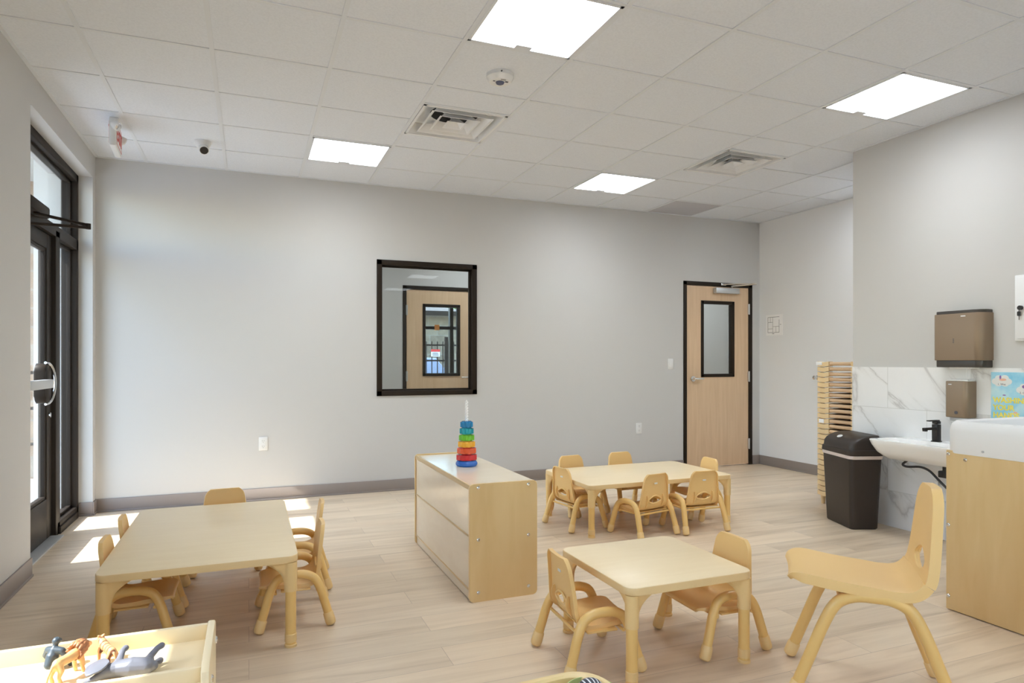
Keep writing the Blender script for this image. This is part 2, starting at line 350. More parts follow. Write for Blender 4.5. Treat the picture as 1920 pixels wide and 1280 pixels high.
# ceiling: lay-in tiles, tees, and openings for lights and diffusers
tees_x = [TX + TD * i for i in range(-1, 12)]; tees_y = [TY - .6 * j for j in range(-1, 16)]
holes = []      # (x0,x1,y0,y1)
def cell(i, j): return (TX + TD * i, TX + TD * (i + 1), TY - .6 * (j + 1), TY - .6 * j)
lights = [(2, 0), (6, 0), (3, 4), (7, 4), (2, 9), (6, 9), (2, 13), (6, 13)]
vents = [(3, 4.125, 4.725), (7, 4.125, 4.725)]
b = B(); xs = sorted({XL, XR2} | {t for t in tees_x if XL < t < XR2}); ysets = {}
for a, c in zip(xs, xs[1:]):
    i = round((a - TX) / TD) if a > XL + 1e-3 else -1
    ys = {YF, YB} | {t for t in tees_y if YF < t < YB}
    vv = [v for v in vents if v[0] == i]
    for v in vv: ys |= {v[1], v[2]}; ys.discard(min(ys, key=lambda q: abs(q - (v[1] + v[2]) / 2)))
    ys = sorted(ys); ysets[(a, c)] = ys
    for p, q in zip(ys, ys[1:]):
        mid = (p + q) / 2; j = round((TY - q) / .6)
        if any(l[0] == i and abs(cell(*l)[2] - p) < .01 for l in lights) and a > XL + 1e-3: continue
        if any(abs(v[1] - p) < .01 for v in vv): continue
        if a >= XR - .1 and q < YN - .3: continue
        b.mi = 2 if (i == 8 and p > 5.6) else 0
        b.box(a, c, p, q, ZC + .004, ZC + .02)
    b.mi = 1
    for p in ys[1:-1]: b.box(a, c, p - .011, p + .011, ZC, ZC + .006)
b.mi = 1
for t in xs[1:-1]: b.box(t - .012, t + .012, YF, YB, ZC - .0005, ZC + .007)
for d in ((XL, XL + .022, YF, YB), (XL, XR2, YB - .022, YB), (XR - .022, XR, YF, YN), (XR, XR2, YN, YN + .022), (XR2 - .022, XR2, YN, YB)):
    b.box(*d, ZC - .001, ZC + .008)
struct(b.out('ceiling', [M['tile'], M['tee'], M['tile_grey']], smooth=0))
b = B(); b.box(XL - .3, 4.57, YF - .12, 11.3, ZC + .30, ZC + .42); b.box(4.57, 6.7, YN - .12, 11.3, ZC + .30, ZC + .42); struct(b.out('ceiling_deck', M['shade'], smooth=0))
struct(bx('ground_side', M['concrete'], (4.57, 24, -12, YN - .12, -.25, -.03)))

# baseboards
def baseboard(name, segs):
    b = B()
    for x0, x1, yy0, yy1 in segs:
        b.box(x0, x1, yy0, yy1, 0, .108, .002)
        gx, gy = (.006, 0) if (x1 - x0) < (yy1 - yy0) else (0, .006)
        b.box(x0 - gx, x1 + gx, yy0 - gy, yy1 + gy, 0, .014, .002)
    return struct(b.out(name, M['base']))
baseboard('baseboard_back', [(XL, 4.596, YB - .010, YB), (5.59, XR2, YB - .010, YB)])
baseboard('baseboard_left', [(XL, XL + .010, YF, 4.5), (XL - .092, XL, 6.10, 6.11), (XL, XL + .010, 6.10, YB - .01)])
baseboard('baseboard_alcove', [(XR2 - .010, XR2, YN, YB - .010)])
baseboard('baseboard_right', [(XR - .02, XR - .010, YF, .6)])

# ---- storefront (window_1: fixed frame, sidelight and transom; door_1: the glazed leaf)
def pane(name, dims, parent): return lab(bx(name, M['glass'], dims, parent), 'clear glass')
fx0, fx1 = -1.36, -1.255
w1 = struct(empty('window_1')); b = B()
b.box(fx0, fx1, 4.5, 4.55, 0, 2.70, .003); b.box(fx0, fx1, 6.055, 6.11, 0, 2.70, .003); b.box(fx0, fx1, 4.5, 6.11, 2.64, 2.70, .003)
b.box(fx0, fx1, 4.5, 6.11, 2.105, 2.185, .003); b.box(fx0, fx1, 5.455, 5.565, 0, 2.15, .003); b.box(fx0, fx1, 5.5, 6.11, 0, .085, .003)
b.box(fx1 - .03, fx1 + .012, 5.53, 6.055, .0, .05, .003)
for (ya, yb, za, zb) in ((4.55, 6.055, 2.185, 2.64), (5.565, 6.055, .085, 2.105)):        # glazing beads
    for d in ((ya, ya + .02, za, zb), (yb - .02, yb, za, zb), (ya, yb, za, za + .02), (ya, yb, zb - .02, zb)):
        b.box(-1.322, -1.293, *d, .002)
b.out('frame', M['bronze2'], w1)
pane('sidelight_glass', (-1.311, -1.304, 5.57, 6.05, .09, 2.10), w1); pane('transom_glass', (-1.311, -1.304, 4.555, 6.05, 2.19, 2.635), w1)
bx('threshold', M['alu'], (fx0, fx1 + .05, 4.55, 5.455, 0, .012), w1, .004)
d1 = struct(empty('door_1')); b = B(); dx0, dx1 = -1.325, -1.280
b.box(dx0, dx1, 4.556, 4.665, .016, 2.10, .004); b.box(dx0, dx1, 5.335, 5.450, .016, 2.10, .004)
b.box(dx0, dx1, 4.665, 5.335, .016, .29, .004); b.box(dx0, dx1, 4.665, 5.335, 2.0, 2.10, .004)
for d in ((4.66, 4.685, .29, 2.0), (5.315, 5.34, .29, 2.0), (4.66, 5.34, .29, .31), (4.66, 5.34, 1.98, 2.0)): b.box(-1.318, -1.287, *d, .002)
b.out('leaf', M['bronze2'], d1); pane('glass', (-1.306, -1.299, 4.67, 5.33, .30, 1.99), d1)
b = B(); b.box(-1.225, -1.185, 4.62, 5.10, 1.055, 1.112, .006); b.box(-1.28, -1.2, 4.60, 4.66, 1.03, 1.14, .01)
pb = b.out('push_bar', M['alu'], d1)
b = B(); b.prism(rrect(5.04, 5.17, .955, 1.215, .05), -1.28, -1.215, YZ, .01); b.out('latch_case', M['bronze'], pb)
b = B(); arc = [(-1.225 + .03 * math.sin(PI * k / 12), 5.075 + .105 * math.sin(PI * k / 12) ** .6 if 0 < k < 12 else 5.075, 1.085 + .135 * math.cos(PI * k / 12)) for k in range(13)]
b.tube(arc, .008, 8); b.out('end_bow', M['chrome'], pb)
b = B(); b.lathe([(.0, 0), (.017, 0), (.017, .012), (.0, .012)], 16, (-1.28, 5.38, .86), 'X'); b.out('lock_cylinder', M['chrome'], d1)
b = B(); b.box(-1.255, -1.185, 4.62, 5.02, 2.14, 2.215, .014); dc = b.out('door_closer', M['bronze'], d1)
b = B(); b.box(-1.28, -1.235, 4.66, 4.80, 2.02, 2.05, .004)
b.tube([(-1.22, 4.80, 2.135), (-.955, 4.905, 2.100)], .010, 8); b.tube([(-1.25, 4.62, 2.04), (-.955, 4.905, 2.085)], .010, 8)
b.lathe([(0, 0), (.016, 0), (.016, .035), (0, .035)], 14, (-.955, 4.905, 2.075)); b.out('closer_arm', M['bronze'], dc)

# ---- window in the left wall nearer the camera (lets the sun onto the low shelf)
w3 = struct(empty('window_3')); b = B()
for d in ((.72, .77, .85, 1.98), (1.90, 1.95, .85, 1.98), (.72, 1.95, .85, .90), (.72, 1.95, 1.93, 1.98)): b.box(fx0, fx1, *d, .003)
b.out('frame', M['bronze2'], w3); pane('glass', (-1.311, -1.304, .765, 1.905, .895, 1.935), w3)

w6 = struct(empty('added_window_6')); b = B()  # added unseen window in the front wall, brings in fill daylight
for d in ((.7, .75, .8, 2.45), (2.65, 2.7, .8, 2.45), (.7, 2.7, .8, .85), (.7, 2.7, 2.40, 2.45), (1.68, 1.72, .8, 2.45)): b.box(d[0], d[1], YF - .10, YF - .03, d[2], d[3], .003)
b.out('frame', M['bronze2'], w6); pane('glass', (.74, 2.66, YF - .068, YF - .061, .84, 2.41), w6)
w5 = struct(empty('added_window_5')); b = B()  # added unseen window behind the camera, its sunlit floor brightens the ceiling
for d in ((-2.9, -2.85, .85, 1.75), (-1.35, -1.3, .85, 1.75), (-2.9, -1.3, .85, .90), (-2.9, -1.3, 1.70, 1.75)): b.box(fx0, fx1, *d, .003)
b.out('frame', M['bronze2'], w5); pane('glass', (-1.311, -1.304, -2.855, -1.345, .895, 1.705), w5)

# ---- interior window in the back wall
w2 = struct(empty('window_2')); b = B()
xa, xb, za, zb = 1.118, 2.112, .902, 2.191; ft = .048
for d in ((xa, xa + ft, za, zb), (xb - ft, xb, za, zb), (xa, xb, za, za + ft), (xa, xb, zb - ft, zb)):
    b.box(d[0], d[1], YB - .012, YB + .13, d[2], d[3], .003)
for d in ((xa + ft, xa + ft + .014, za + ft, zb - ft), (xb - ft - .014, xb - ft, za + ft, zb - ft), (xa + ft, xb - ft, za + ft, za + ft + .014), (xa + ft, xb - ft, zb - ft - .014, zb - ft)):
    b.box(d[0], d[1], YB + .05, YB + .075, d[2], d[3], .002)
b.out('frame', M['bronze'], w2); pane('glass', (xa + ft, xb - ft, YB + .058, YB + .066, za + ft, zb - ft), w2)

# ---- hollow-metal framed wooden doors
def wood_door(name, x0, y, flip):
    """frame outer left edge x0, face plane y (facing -Y), hinges on the right"""
    r = struct(empty(name)); b = B(); W, H = .990, 2.150
    b.box(x0, x0 + .046, y - .008, y + .128, 0, H, .003); b.box(x0 + W - .05, x0 + W, y - .008, y + .128, 0, H, .003); b.box(x0, x0 + W, y - .008, y + .128, H - .045, H, .003)
    b.out('frame', M['bronze'], r)
    lx0, lx1, lz1 = x0 + .049, x0 + W - .053, H - .049; gx0, gx1, gz0, gz1 = x0 + .252, x0 + .722, 1.052, 1.93
    b = B()
    for d in ((lx0, gx0, .012, lz1), (gx1, lx1, .012, lz1), (gx0, gx1, .012, gz0), (gx0, gx1, gz1, lz1)): b.box(d[0], d[1], y + .004, y + .048, d[2], d[3])
    b.out('leaf', M['door'], r, smooth=0)
    b = B(); k = .032
    for d in ((gx0 - .004, gx0 + k, gz0 - .004, gz1 + .004), (gx1 - k, gx1 + .004, gz0 - .004, gz1 + .004), (gx0, gx1, gz0 - .004, gz0 + k), (gx0, gx1, gz1 - k, gz1 + .004)):
        b.box(d[0], d[1], y - .006, y + .058, d[2], d[3], .003)
    b.out('vision_frame', M['bronze'], r); pane('vision_glass', (gx0 + k - .003, gx1 - k + .003, y + .022, y + .030, gz0 + k, gz1 - k), r)
    hx = lx0 + .085 if not flip else lx1 - .085; sgn = 1 if not flip else -1
    for side, yy in ((-1, y + .004),):
        b = B(); b.lathe([(0, 0), (.034, 0), (.032, .010), (.014, .013), (.012, .05), (0, .05)], 20, (hx, yy, 1.03), 'Y')
        for v in b.bm.verts: v.co.y = yy - (v.co.y - yy)
        b.tube(curve([(hx - .012 * sgn, yy - .052, 1.03), (hx + .03 * sgn, yy - .055, 1.03), (hx + .12 * sgn, yy - .045, 1.03)], 4), [.012] * 4 + [.011] * 4 + [.008], 10)
        b.out('lever_handle', M['chrome'], r)
    xh = x0 + W - .052 if not flip else x0 + .048
    for z in (1.85, 1.05, .25):
        b = B(); b.box(xh - .010, xh + .012, y - .010, y + .006, z - .06, z + .06, .002); b.tube([(xh, y - .012, z - .062), (xh, y - .012, z + .062)], .008, 10); b.out('hinge', M['steel'], r)
    return r
d2 = wood_door('door_2', 4.597, YB, False)
b = B(); b.box(5.02, 5.36, YB - .055, YB + .004, 2.022, 2.085, .006); dc = b.out('door_closer', M['alu'], d2)
b = B(); b.tube([(5.26, YB - .03, 2.085), (5.26, YB - .03, 2.115)], .012, 10); b.tube([(5.26, YB - .03, 2.112), (5.42, YB - .26, 2.118)], .008, 8)
b.tube([(5.42, YB - .26, 2.128), (5.14, YB - .02, 2.128)], .007, 8); b.box(5.11, 5.18, YB - .028, YB - .006, 2.115, 2.14, .003); b.out('closer_arm', M['chrome'], dc)
d3 = wood_door('door_3', 1.724, 7.84, True)

# ---- corridor behind the back wall, and the entry beyond it
YC = 7.84
b = B(); b.box(XL - .3, 1.724, YC, YC + .12, 0, ZC + .3); b.box(1.724, 2.714, YC, YC + .12, 2.15, ZC + .3); b.box(2.714, 6.6, YC, YC + .12, 0, ZC + .3)
struct(b.out('wall_corridor', M['wall'], smooth=0))
struct(bx('floor_corridor', M['floor'], (XL - .3, 6.6, YB, YC, -.1, 0)))
struct(bx('ceiling_corridor', M['tile'], (XL - .3, 6.6, YB + .12, YC, ZC, ZC + .05)))
struct(bx('wall_corridor_left', M['wall'], (XL - .42, XL - .3, YB, 11.3, 0, ZC + .3))); struct(bx('wall_corridor_right', M['wall'], (6.6, 6.72, YB, 11.3, 0, ZC + .3)))
struct(bx('floor_entry', M['floor'], (XL - .3, 6.6, YC, 10.6, -.1, 0)))
struct(bx('ceiling_entry', M['tile'], (XL - .3, 6.6, YC + .12, 10.6, ZC, ZC + .05)))
b = B(); b.box(XL - .3, 1.6, 10.5, 10.65, 0, ZC + .3); b.box(1.6, 4.0, 10.5, 10.65, 2.6, ZC + .3); b.box(4.0, 6.6, 10.5, 10.65, 0, ZC + .3)
struct(b.out('wall_entry', M['wall'], smooth=0))
w4 = struct(empty('window_4')); b = B()
for d in ((1.6, 1.66, 0, 2.6), (3.94, 4.0, 0, 2.6), (1.6, 4.0, 2.54, 2.6), (1.6, 4.0, 0, .1), (1.6, 4.0, 1.76, 1.81), (3.11, 3.17, 0, 2.6)): b.box(d[0], d[1], 10.52, 10.62, d[2], d[3], .003)
b.out('frame', M['bronze'], w4); pane('glass', (1.64, 3.96, 10.566, 10.572, .08, 2.56), w4)
tag(bx('orange_notice', M['orange'], (2.845, 2.925, 10.512, 10.520, 1.745, 1.835)), 'small square orange notice on the entry window bar, seen through the interior window', 'notice')

# ------------------------------------------------------------------ ceiling fixtures
def ceiling_light(i, j, label, zc=ZC, group='square flat panel ceiling lights'):
    x0, x1, y0, y1 = cell(i, j); t = thing('ceiling_light', label, 'ceiling light', ((x0 + x1) / 2, (y0 + y1) / 2, zc), 0, group); h = .5 * .6096 - .012; hy = .3 - .012
    b = B(); f = .016
    for d in ((-h, -h + f, -hy, hy), (h - f, h, -hy, hy), (-h, h, -hy, -hy + f), (-h, h, hy - f, hy)): b.box(*d, -.002, .03)
    b.box(-h, h, -hy, hy, .03, .05); b.out('frame', M['tee'], t, smooth=0)
    B().box(-h + f, h - f, -hy + f, hy - f, .006, .012).out('diffuser', M['lamp'], t, smooth=0)
    B().prism(rrect(-.04, .05, hy - .055, hy - .008, .008, 3), -.004, .004, XY).out('latch', M['tee'], t)
    return t
LL = ['square ceiling light panel left of the near air vent, by the back wall', 'square ceiling light panel between the far air vent and the back wall', 'largest square ceiling light panel, overhead beside the round ceiling sensor', 'square ceiling light panel beside the right wall, above the hand washing corner',
      'square ceiling light panel added behind the camera, left', 'square ceiling light panel added behind the camera, right', 'square ceiling light panel added by the front wall, left', 'square ceiling light panel added by the front wall, right']  # panels behind the camera are added, unseen, for even room light
for (i, j), lb in zip(lights, LL): ceiling_light(i, j, lb)
for k, (px, py) in enumerate(((.6, 7.1), (2.6, 7.1), (5.9, 7.1), (2.4, 9.2), (4.6, 7.1))):  # panels added to brighten the corridor and entry
    t = thing('ceiling_light', ['added ceiling light panel of the corridor, left end', 'added ceiling light panel of the corridor, middle', 'added ceiling light panel of the corridor outside the wooden door', 'added ceiling light panel of the entry behind the corridor', 'added ceiling light panel of the corridor beside the wooden door'][k], 'ceiling light', (px, py, ZC), 0, 'added ceiling lights of the corridor')
    B().box(-.29, .29, -.29, .29, -.012, 0).out('frame', M['tee'], t, smooth=0); B().box(-.27, .27, -.27, .27, -.016, -.011).out('diffuser', M['lamp'], t, smooth=0)
t = thing('ceiling_light', 'added ceiling light panel inside the alcove, unseen behind the wall corner', 'ceiling light', (5.38, 4.09, ZC)); M['lamp_fill'] = mat('fill_lamp_diffuser', (.9, .9, .9), .5, emit=(.90, .955, 1), es=24)  # added light, hidden by the corner, lifts the dark alcove
B().box(-.29, .29, -.24, .24, -.010, 0).out('frame', M['tee'], t, smooth=0); B().box(-.27, .27, -.22, .22, -.014, -.009).out('diffuser', M['lamp_fill'], t, smooth=0)
d4 = struct(empty('added_door_4')); b = B()                               # glazed outside door added unseen in the alcove end wall to bring in daylight
for d in ((4.72, 4.77, 0, 2.15), (5.53, 5.58, 0, 2.15), (4.72, 5.58, 2.09, 2.15), (4.77, 4.85, .01, 2.09), (5.45, 5.53, .01, 2.09), (4.85, 5.45, .01, .12), (4.85, 5.45, 2.0, 2.09)): b.box(d[0], d[1], YN - .09, YN - .03, d[2], d[3], .003)
b.out('leaf', M['bronze2'], d4); pane('glass', (4.845, 5.455, YN - .063, YN - .057, .115, 2.005), d4)
def vent(i, y0, y1, label):
    x0 = TX + TD * i; x1 = x0 + TD; t = thing('air_vent', label, 'air vent', ((x0 + x1) / 2, (y0 + y1) / 2, ZC), 0, 'square louvred ceiling air vents'); h = .290
    def frus(b, s0, z0, s1, z1, th=.003):
        q = lambda s, z: [(-s, -s, z), (s, -s, z), (s, s, z), (-s, s, z)]
        b.loft([q(s0, z0), q(s1, z1), q(s1 - th, z1 + th), q(s0 - th, z0 + th), q(s0, z0)], cap=False)
    b = B()
    for d in ((-h, -h + .018, -h, h), (h - .018, h, -h, h), (-h, h, -h, -h + .018), (-h, h, h - .018, h)): b.box(*d, -.003, .004)
    frus(b, h - .017, 0, h - .036, .075); b.out('frame', M['enamel'], t, smooth=0)
    for s in (.218, .145, .072):
        b = B(); frus(b, s, -.005, s - .013, -.003); frus(b, s - .012, -.003, s - .050, .042); b.out('louvre_cone', M['enamel'], t, smooth=0)
    b = B(); b.box(-.022, .022, -.022, .022, .034, .040, .002); b.out('centre_plate', M['enamel'], t)
    b = B()
    for q_ in (-1, 1): b.prism([(.0, .030), (.30, .030), (.36, .060), (.0, .060)], -.001, .001, lambda a, c, d, q_=q_: ((a * q_ - d) * .7071, (a * q_ + d) * .7071, c))
    b.out('support_strap', M['enamel'], t, smooth=0)
    b = B(); b.box(-h, h, -h, h, .075, .16)
    b.out('plenum_box', M['enamel'], t, smooth=0)
    B().lathe([(0, 0), (.17, 0), (.17, .002), (0, .002)], 32, (0, 0, .0735)).out('duct_opening_shade', M['dark'], t)  # flat dark disc stands in for the shade inside the duct neck
vent(*vents[0], 'square white louvred air vent in the ceiling below the round sensor'); vent(*vents[1], 'square white louvred air vent in the ceiling near the alcove, farther of the two')
t = thing('ceiling_sensor', 'round white sensor with a blue-grey lens on a ceiling tile', 'sensor', (1.352, 3.555, ZC + .004))
b = B(); b.lathe([(0, 0), (.078, 0), (.079, -.022), (.075, -.026), (.064, -.044), (.061, -.046), (0, -.046)], 40); b.out('housing', M['white'], t, smooth=25)
b = B(); b.lathe([(.026, -.045), (.022, -.054), (.012, -.059), (0, -.060)], 20); b.out('lens', M['lens'], t)
for d in ((.024, .042, -.028, -.014), (-.046, -.034, -.012, -.004), (-.01, .02, -.045, -.041)): B().box(*d, -.0475, -.0455).out('marking', M['ink'], t, smooth=0)
b = B(); b.lathe([(0, 0), (.004, 0), (.004, .01), (0, .01)], 10, (-.02, -.083, -.014), 'Y'); b.out('indicator', M['ink'], t)
t = thing('security_camera', 'small white dome security camera with dark lens on the ceiling by the back wall', 'security camera', (-.325, 5.48, ZC + .004))
b = B(); b.lathe([(0, 0), (.060, 0), (.060, -.012), (.050, -.034), (.036, -.050), (0, -.056)], 32); b.out('mount', M['white'], t)
ax = Vector((.18, -.75, -.63)).normalized(); c0 = Vector((.004, -.012, -.048))
b = B(); b.tube([c0 - ax * .02, c0, c0 + ax * .045, c0 + ax * .05], [.03, .036, .036, .032], 24); b.out('camera_head', M['white'], t)
b = B(); b.tube([c0 + ax * .049, c0 + ax * .054], [.030, .028], 24); b.out('lens', M['black'], t)
t = thing('exit_sign', 'white ceiling-mounted exit sign with red letters and two small lamps, seen edge on', 'exit sign', (-.855, 5.22, ZC + .004), math.radians(93))
# local: face normal +-Y, width along X
b = B(); b.box(-.07, .07, -.028, .028, -.03, 0, .006); b.box(-.15, .15, -.02, .02, -.215, -.03, .008); b.out('housing', M['white'], t)
b = B()
for s in (-1, 1): b.box(-.135, .135, *sorted((s * .019, s * .0225)), -.20, -.045, .001)
b.out('face_plate', M['white'], t)
b = B(); me = text_mesh('EXIT', .135, .0012)
b.mesh(me, Matrix.Translation((0, -.0235, -.125)) @ Matrix.Rotation(PI / 2, 4, 'X')); b.mesh(me, Matrix.Translation((0, .0235, -.125)) @ Matrix.Rotation(PI, 4, 'Z') @ Matrix.Rotation(PI / 2, 4, 'X'))
for s in (-1, 1):
    for d in ((-.132, .132, -.052, -.048), (-.132, .132, -.197, -.193), (-.132, -.128, -.197, -.048), (.128, .132, -.197, -.048)): b.box(d[0], d[1], *sorted((s * .0225, s * .0235)), d[2], d[3])
b.out('red_letters', M['red'], t, smooth=0)
for s in (-1, 1):
    b = B(); c = Vector((s * .165, -.02, -.085)); q = Vector((s * .4, -.8, -.45)).normalized(); b.tube([c - q * .03, c - q * .01, c + q * .02, c + q * .024], [.012, .026, .032, .028], 18); b.tube([(s * .14, 0, -.085), tuple(c - q * .01)], .008, 8); lh = b.out('lamp_head', M['white'], t)
    b = B(); b.tube([c + q * .023, c + q * .026], [.027, .022], 16); b.out('lens', M['chrome'], lh)

# ------------------------------------------------------------------ wall fittings
def plate(name, label, cat, x, z, kind):
    t = thing(name, label, cat, (x, YB, z)); B().box(-.037, .037, -.006, 0, -.06, .06, .003).out('plate', M['white'], t)
    if kind == 's': B().box(-.017, .017, -.010, -.005, -.034, .034, .002).out('rocker', M['white'], t)
    else:
        for dz in (-.024, .024):
            o = B().prism(rrect(-.017, .017, dz - .017, dz + .017, .006, 3), -.009, -.005, XZ).out('socket', M['white'], t)
            b = B(); b.box(-.008, -.006, -.0096, -.008, dz - .002, dz + .008); b.box(.006, .008, -.0096, -.008, dz - .002, dz + .008); b.box(-.002, .002, -.0096, -.008, dz - .011, dz - .007); b.out('slots', M['ink'], o, smooth=0)
plate('light_switch', 'white rocker light switch on the back wall left of the wooden door', 'light switch', 4.424, 1.20, 's')
plate('power_outlet', 'white power outlet low on the back wall behind the left table', 'power outlet', .118, .50, 'o')
plate('power_outlet', 'white power outlet low on the back wall left of the wooden door', 'power outlet', 4.004, .49, 'o')
t = thing('floor_plan_sheet', 'white paper sheet with a printed floor plan taped to the alcove wall', 'paper sheet', (XR2, 5.97, 1.655))
B().box(-.002, 0, -.13, .13, -.12, .12).out('sheet', M['paper'], t, smooth=0)
b = B()
for d in ((-.08, .10, .09, .094), (-.08, .10, -.09, -.086), (.096, .10, -.09, .094), (-.08, -.076, -.09, .06), (.02, .023, -.09, .09), (.02, .10, .03, .033), (-.08, .02, -.02, -.017), (.06, .063, .03, .09), (-.03, -.027, -.09, -.02), (.02, .10, -.045, -.042), (-.11, -.09, .0, .004), (.0, .03, -.105, -.10)): b.box(-.0028, -.0015, d[0], d[1], d[2], d[3])
b.out('printed_plan', M['ink'], t, smooth=0)
b = B(); b.lathe([(0, 0), (.028, 0), (.028, -.008), (.011, -.012), (.011, -.035), (.022, -.045), (.022, -.062), (0, -.066)], 20, (0, 0, 0), 'X')
tag(b.out('wall_knob', M['chrome'], loc=(XR2, 5.33, 1.055)), 'small round metal knob on the alcove wall just left of the cot stack', 'knob')
# paper towel dispenser
t = thing('paper_towel_dispenser', 'large taupe paper towel dispenser on the right wall above the soap dispenser', 'paper towel dispenser', (XR, 2.92, 1.38))
def dispenser_body(hw, d, z0, z1, r):
    out = [(0, -hw), (-d + r, -hw)] + [(-d + r - r * math.sin(a), -hw + r - r * math.cos(a)) for a in [PI / 2 * k / 8 for k in range(1, 9)]] + [(-d, hw - .008), (-d + .008, hw), (0, hw)]
    return B().prism(out, z0, z1, XY, .004)
dispenser_body(.158, .115, -.145, .165, .055).out('cover', M['taupe'], t)
dispenser_body(.152, .105, .163, .185, .05).out('top_cap', M['darkcap'], t); dispenser_body(.152, .105, -.190, -.143, .05).out('bottom_tray', M['darkcap'], t)
b = B()
for k in range(4): b.box(-.1165, -.114, .02, .028, -.005 - k * .008, -.001 - k * .008)
b.out('level_slots', M['ink'], t, smooth=0)
lab(B().box(-.1166, -.114, -.055, -.025, .142, .149).out('badge', M['white'], t, smooth=0), 'small white badge')
b = B(); b.prism([(-.085, -.07), (-.045, -.10), (-.03, -.02), (-.045, .08), (-.085, .07)], -.200, -.185, XY, .003); b.box(-.062, -.060, -.03, -.026, -.268, -.19); b.out('paper_towel', M['paper'], t)
# soap dispenser
t = thing('soap_dispenser', 'narrow taupe soap dispenser on the marble tiles below the towel dispenser', 'soap dispenser', (XR - .010, 2.935, .975))
dispenser_body(.072, .095, -.118, .122, .035).out('cover', M['taupe'], t)
b = B(); b.box(-.08, 0, -.07, .068, .122, .132, .004); b.box(-.0957, -.094, .028, .05, .098, .104); b.out('badge_and_lid', M['white'], t)
b = B(); b.prism(rrect(-.012, .008, -.095, -.075, .006, 3), -.0965, -.094, YZ); b.out('sight_window', M['ink'], t); B().box(-.07, 0, -.06, .06, -.145, -.118, .006).out('nozzle_base', M['alu'], t)
# hand washing poster
t = thing('hand_washing_poster', 'blue hand washing poster with clouds and yellow lettering on the marble tiles', 'poster', (XR - .010, 2.605, .96))
B().box(-.003, 0, -.165, .165, -.21, .20).out('sheet', M['poster'], t, smooth=0)
def RY(y, z, d=-.0042): return Matrix.Translation((d, y, z)) @ Matrix.Rotation(-PI / 2, 4, 'Z') @ Matrix.Rotation(PI / 2, 4, 'X')
def disc(b, y, z, ry, rz, d, n=16): b.prism([(y + ry * math.cos(2 * PI * k / n), z + rz * math.sin(2 * PI * k / n)) for k in range(n)], -.003 - d, -.0028, YZ)
clouds = [(.10, .145, '1. Wet'), (-.045, .095, '2. Get Soap'), (-.02, -.165, '3. Scrub')]
b = B()
for cy, cz, _ in clouds:
    for kk, (dy, dz, r) in enumerate(((0, 0, .036), (.035, -.004, .026), (-.035, -.004, .026), (.018, .018, .022), (-.018, .018, .024), (.02, -.018, .022), (-.02, -.018, .022))): disc(b, cy + dy, cz + dz, r, r * .8, .0004 + .00006 * kk)
b.out('clouds', M['white'], t, smooth=0)
b = B()
for cy, cz, s in clouds: b.mesh(text_mesh(s, .017, .0003), RY(cy, cz - .022))
b.out('captions', M['ink'], t, smooth=0)
b = B()
for k, s in enumerate(('WASHING', 'YOUR', 'HANDS')):
    b.mesh(text_mesh(s, .046, .0003, 'LEFT', .0016), RY(.152, .022 - k * .048))
b.out('title_letters', M['yellow'], t, smooth=0)
b = B(); 
for cy, cz, _ in clouds: disc(b, cy - .006, cz + .008, .022, .008, .0012)
disc(b, .115, -.165, .03, .022, .0006); disc(b, .07, -.18, .024, .016, .0006); disc(b, .02, -.052, .012, .006, .0006); b.out('hands_picture', M['skin'], t, smooth=0)
for y_, z_, ry_, rz_ in ((-.03, .112, .012, .010), (.108, .168, .006, .012), (.09, -.125, .007, .006), (.085, .055, .01, .004)):
    b = B(); disc(b, y_, z_, ry_, rz_, .0014); b.out('germ_picture', M['purple'], t, smooth=0)
b = B(); b.prism([(.163, -.20), (.163, -.13), (.150, -.135), (.142, -.20)], -.0036, -.0028, YZ); b.out('grass_picture', M['green'], t, smooth=0)
# electrical panel
t = thing('electrical_panel', 'white metal wall panel with a black lock and hanging key at the right edge', 'wall cabinet', (XR, 2.44, 1.56))
b = B(); b.box(-.012, 0, -.19, .19, -.205, .205, .004); b.out('trim', M['enamel'], t); B().box(-.018, -.010, -.172, .172, -.19, .19, .003).out('door', M['enamel'], t)
b = B(); b.lathe([(0, 0), (.014, 0), (.014, -.016), (0, -.016)], 16, (-.018, .150, .0), 'X'); b.box(-.036, -.018, .14, .158, -.005, .005, .002); b.out('lock', M['black'], t)
b = B(); b.prism(rrect(.148, .166, -.05, -.022, .005, 3), -.030, -.024, YZ); b.box(-.028, -.026, .155, .158, -.075, -.05); b.tube([(-.03, .152, -.004), (-.03, .157, -.025)], .0015, 6); b.out('key', M['black'], t)

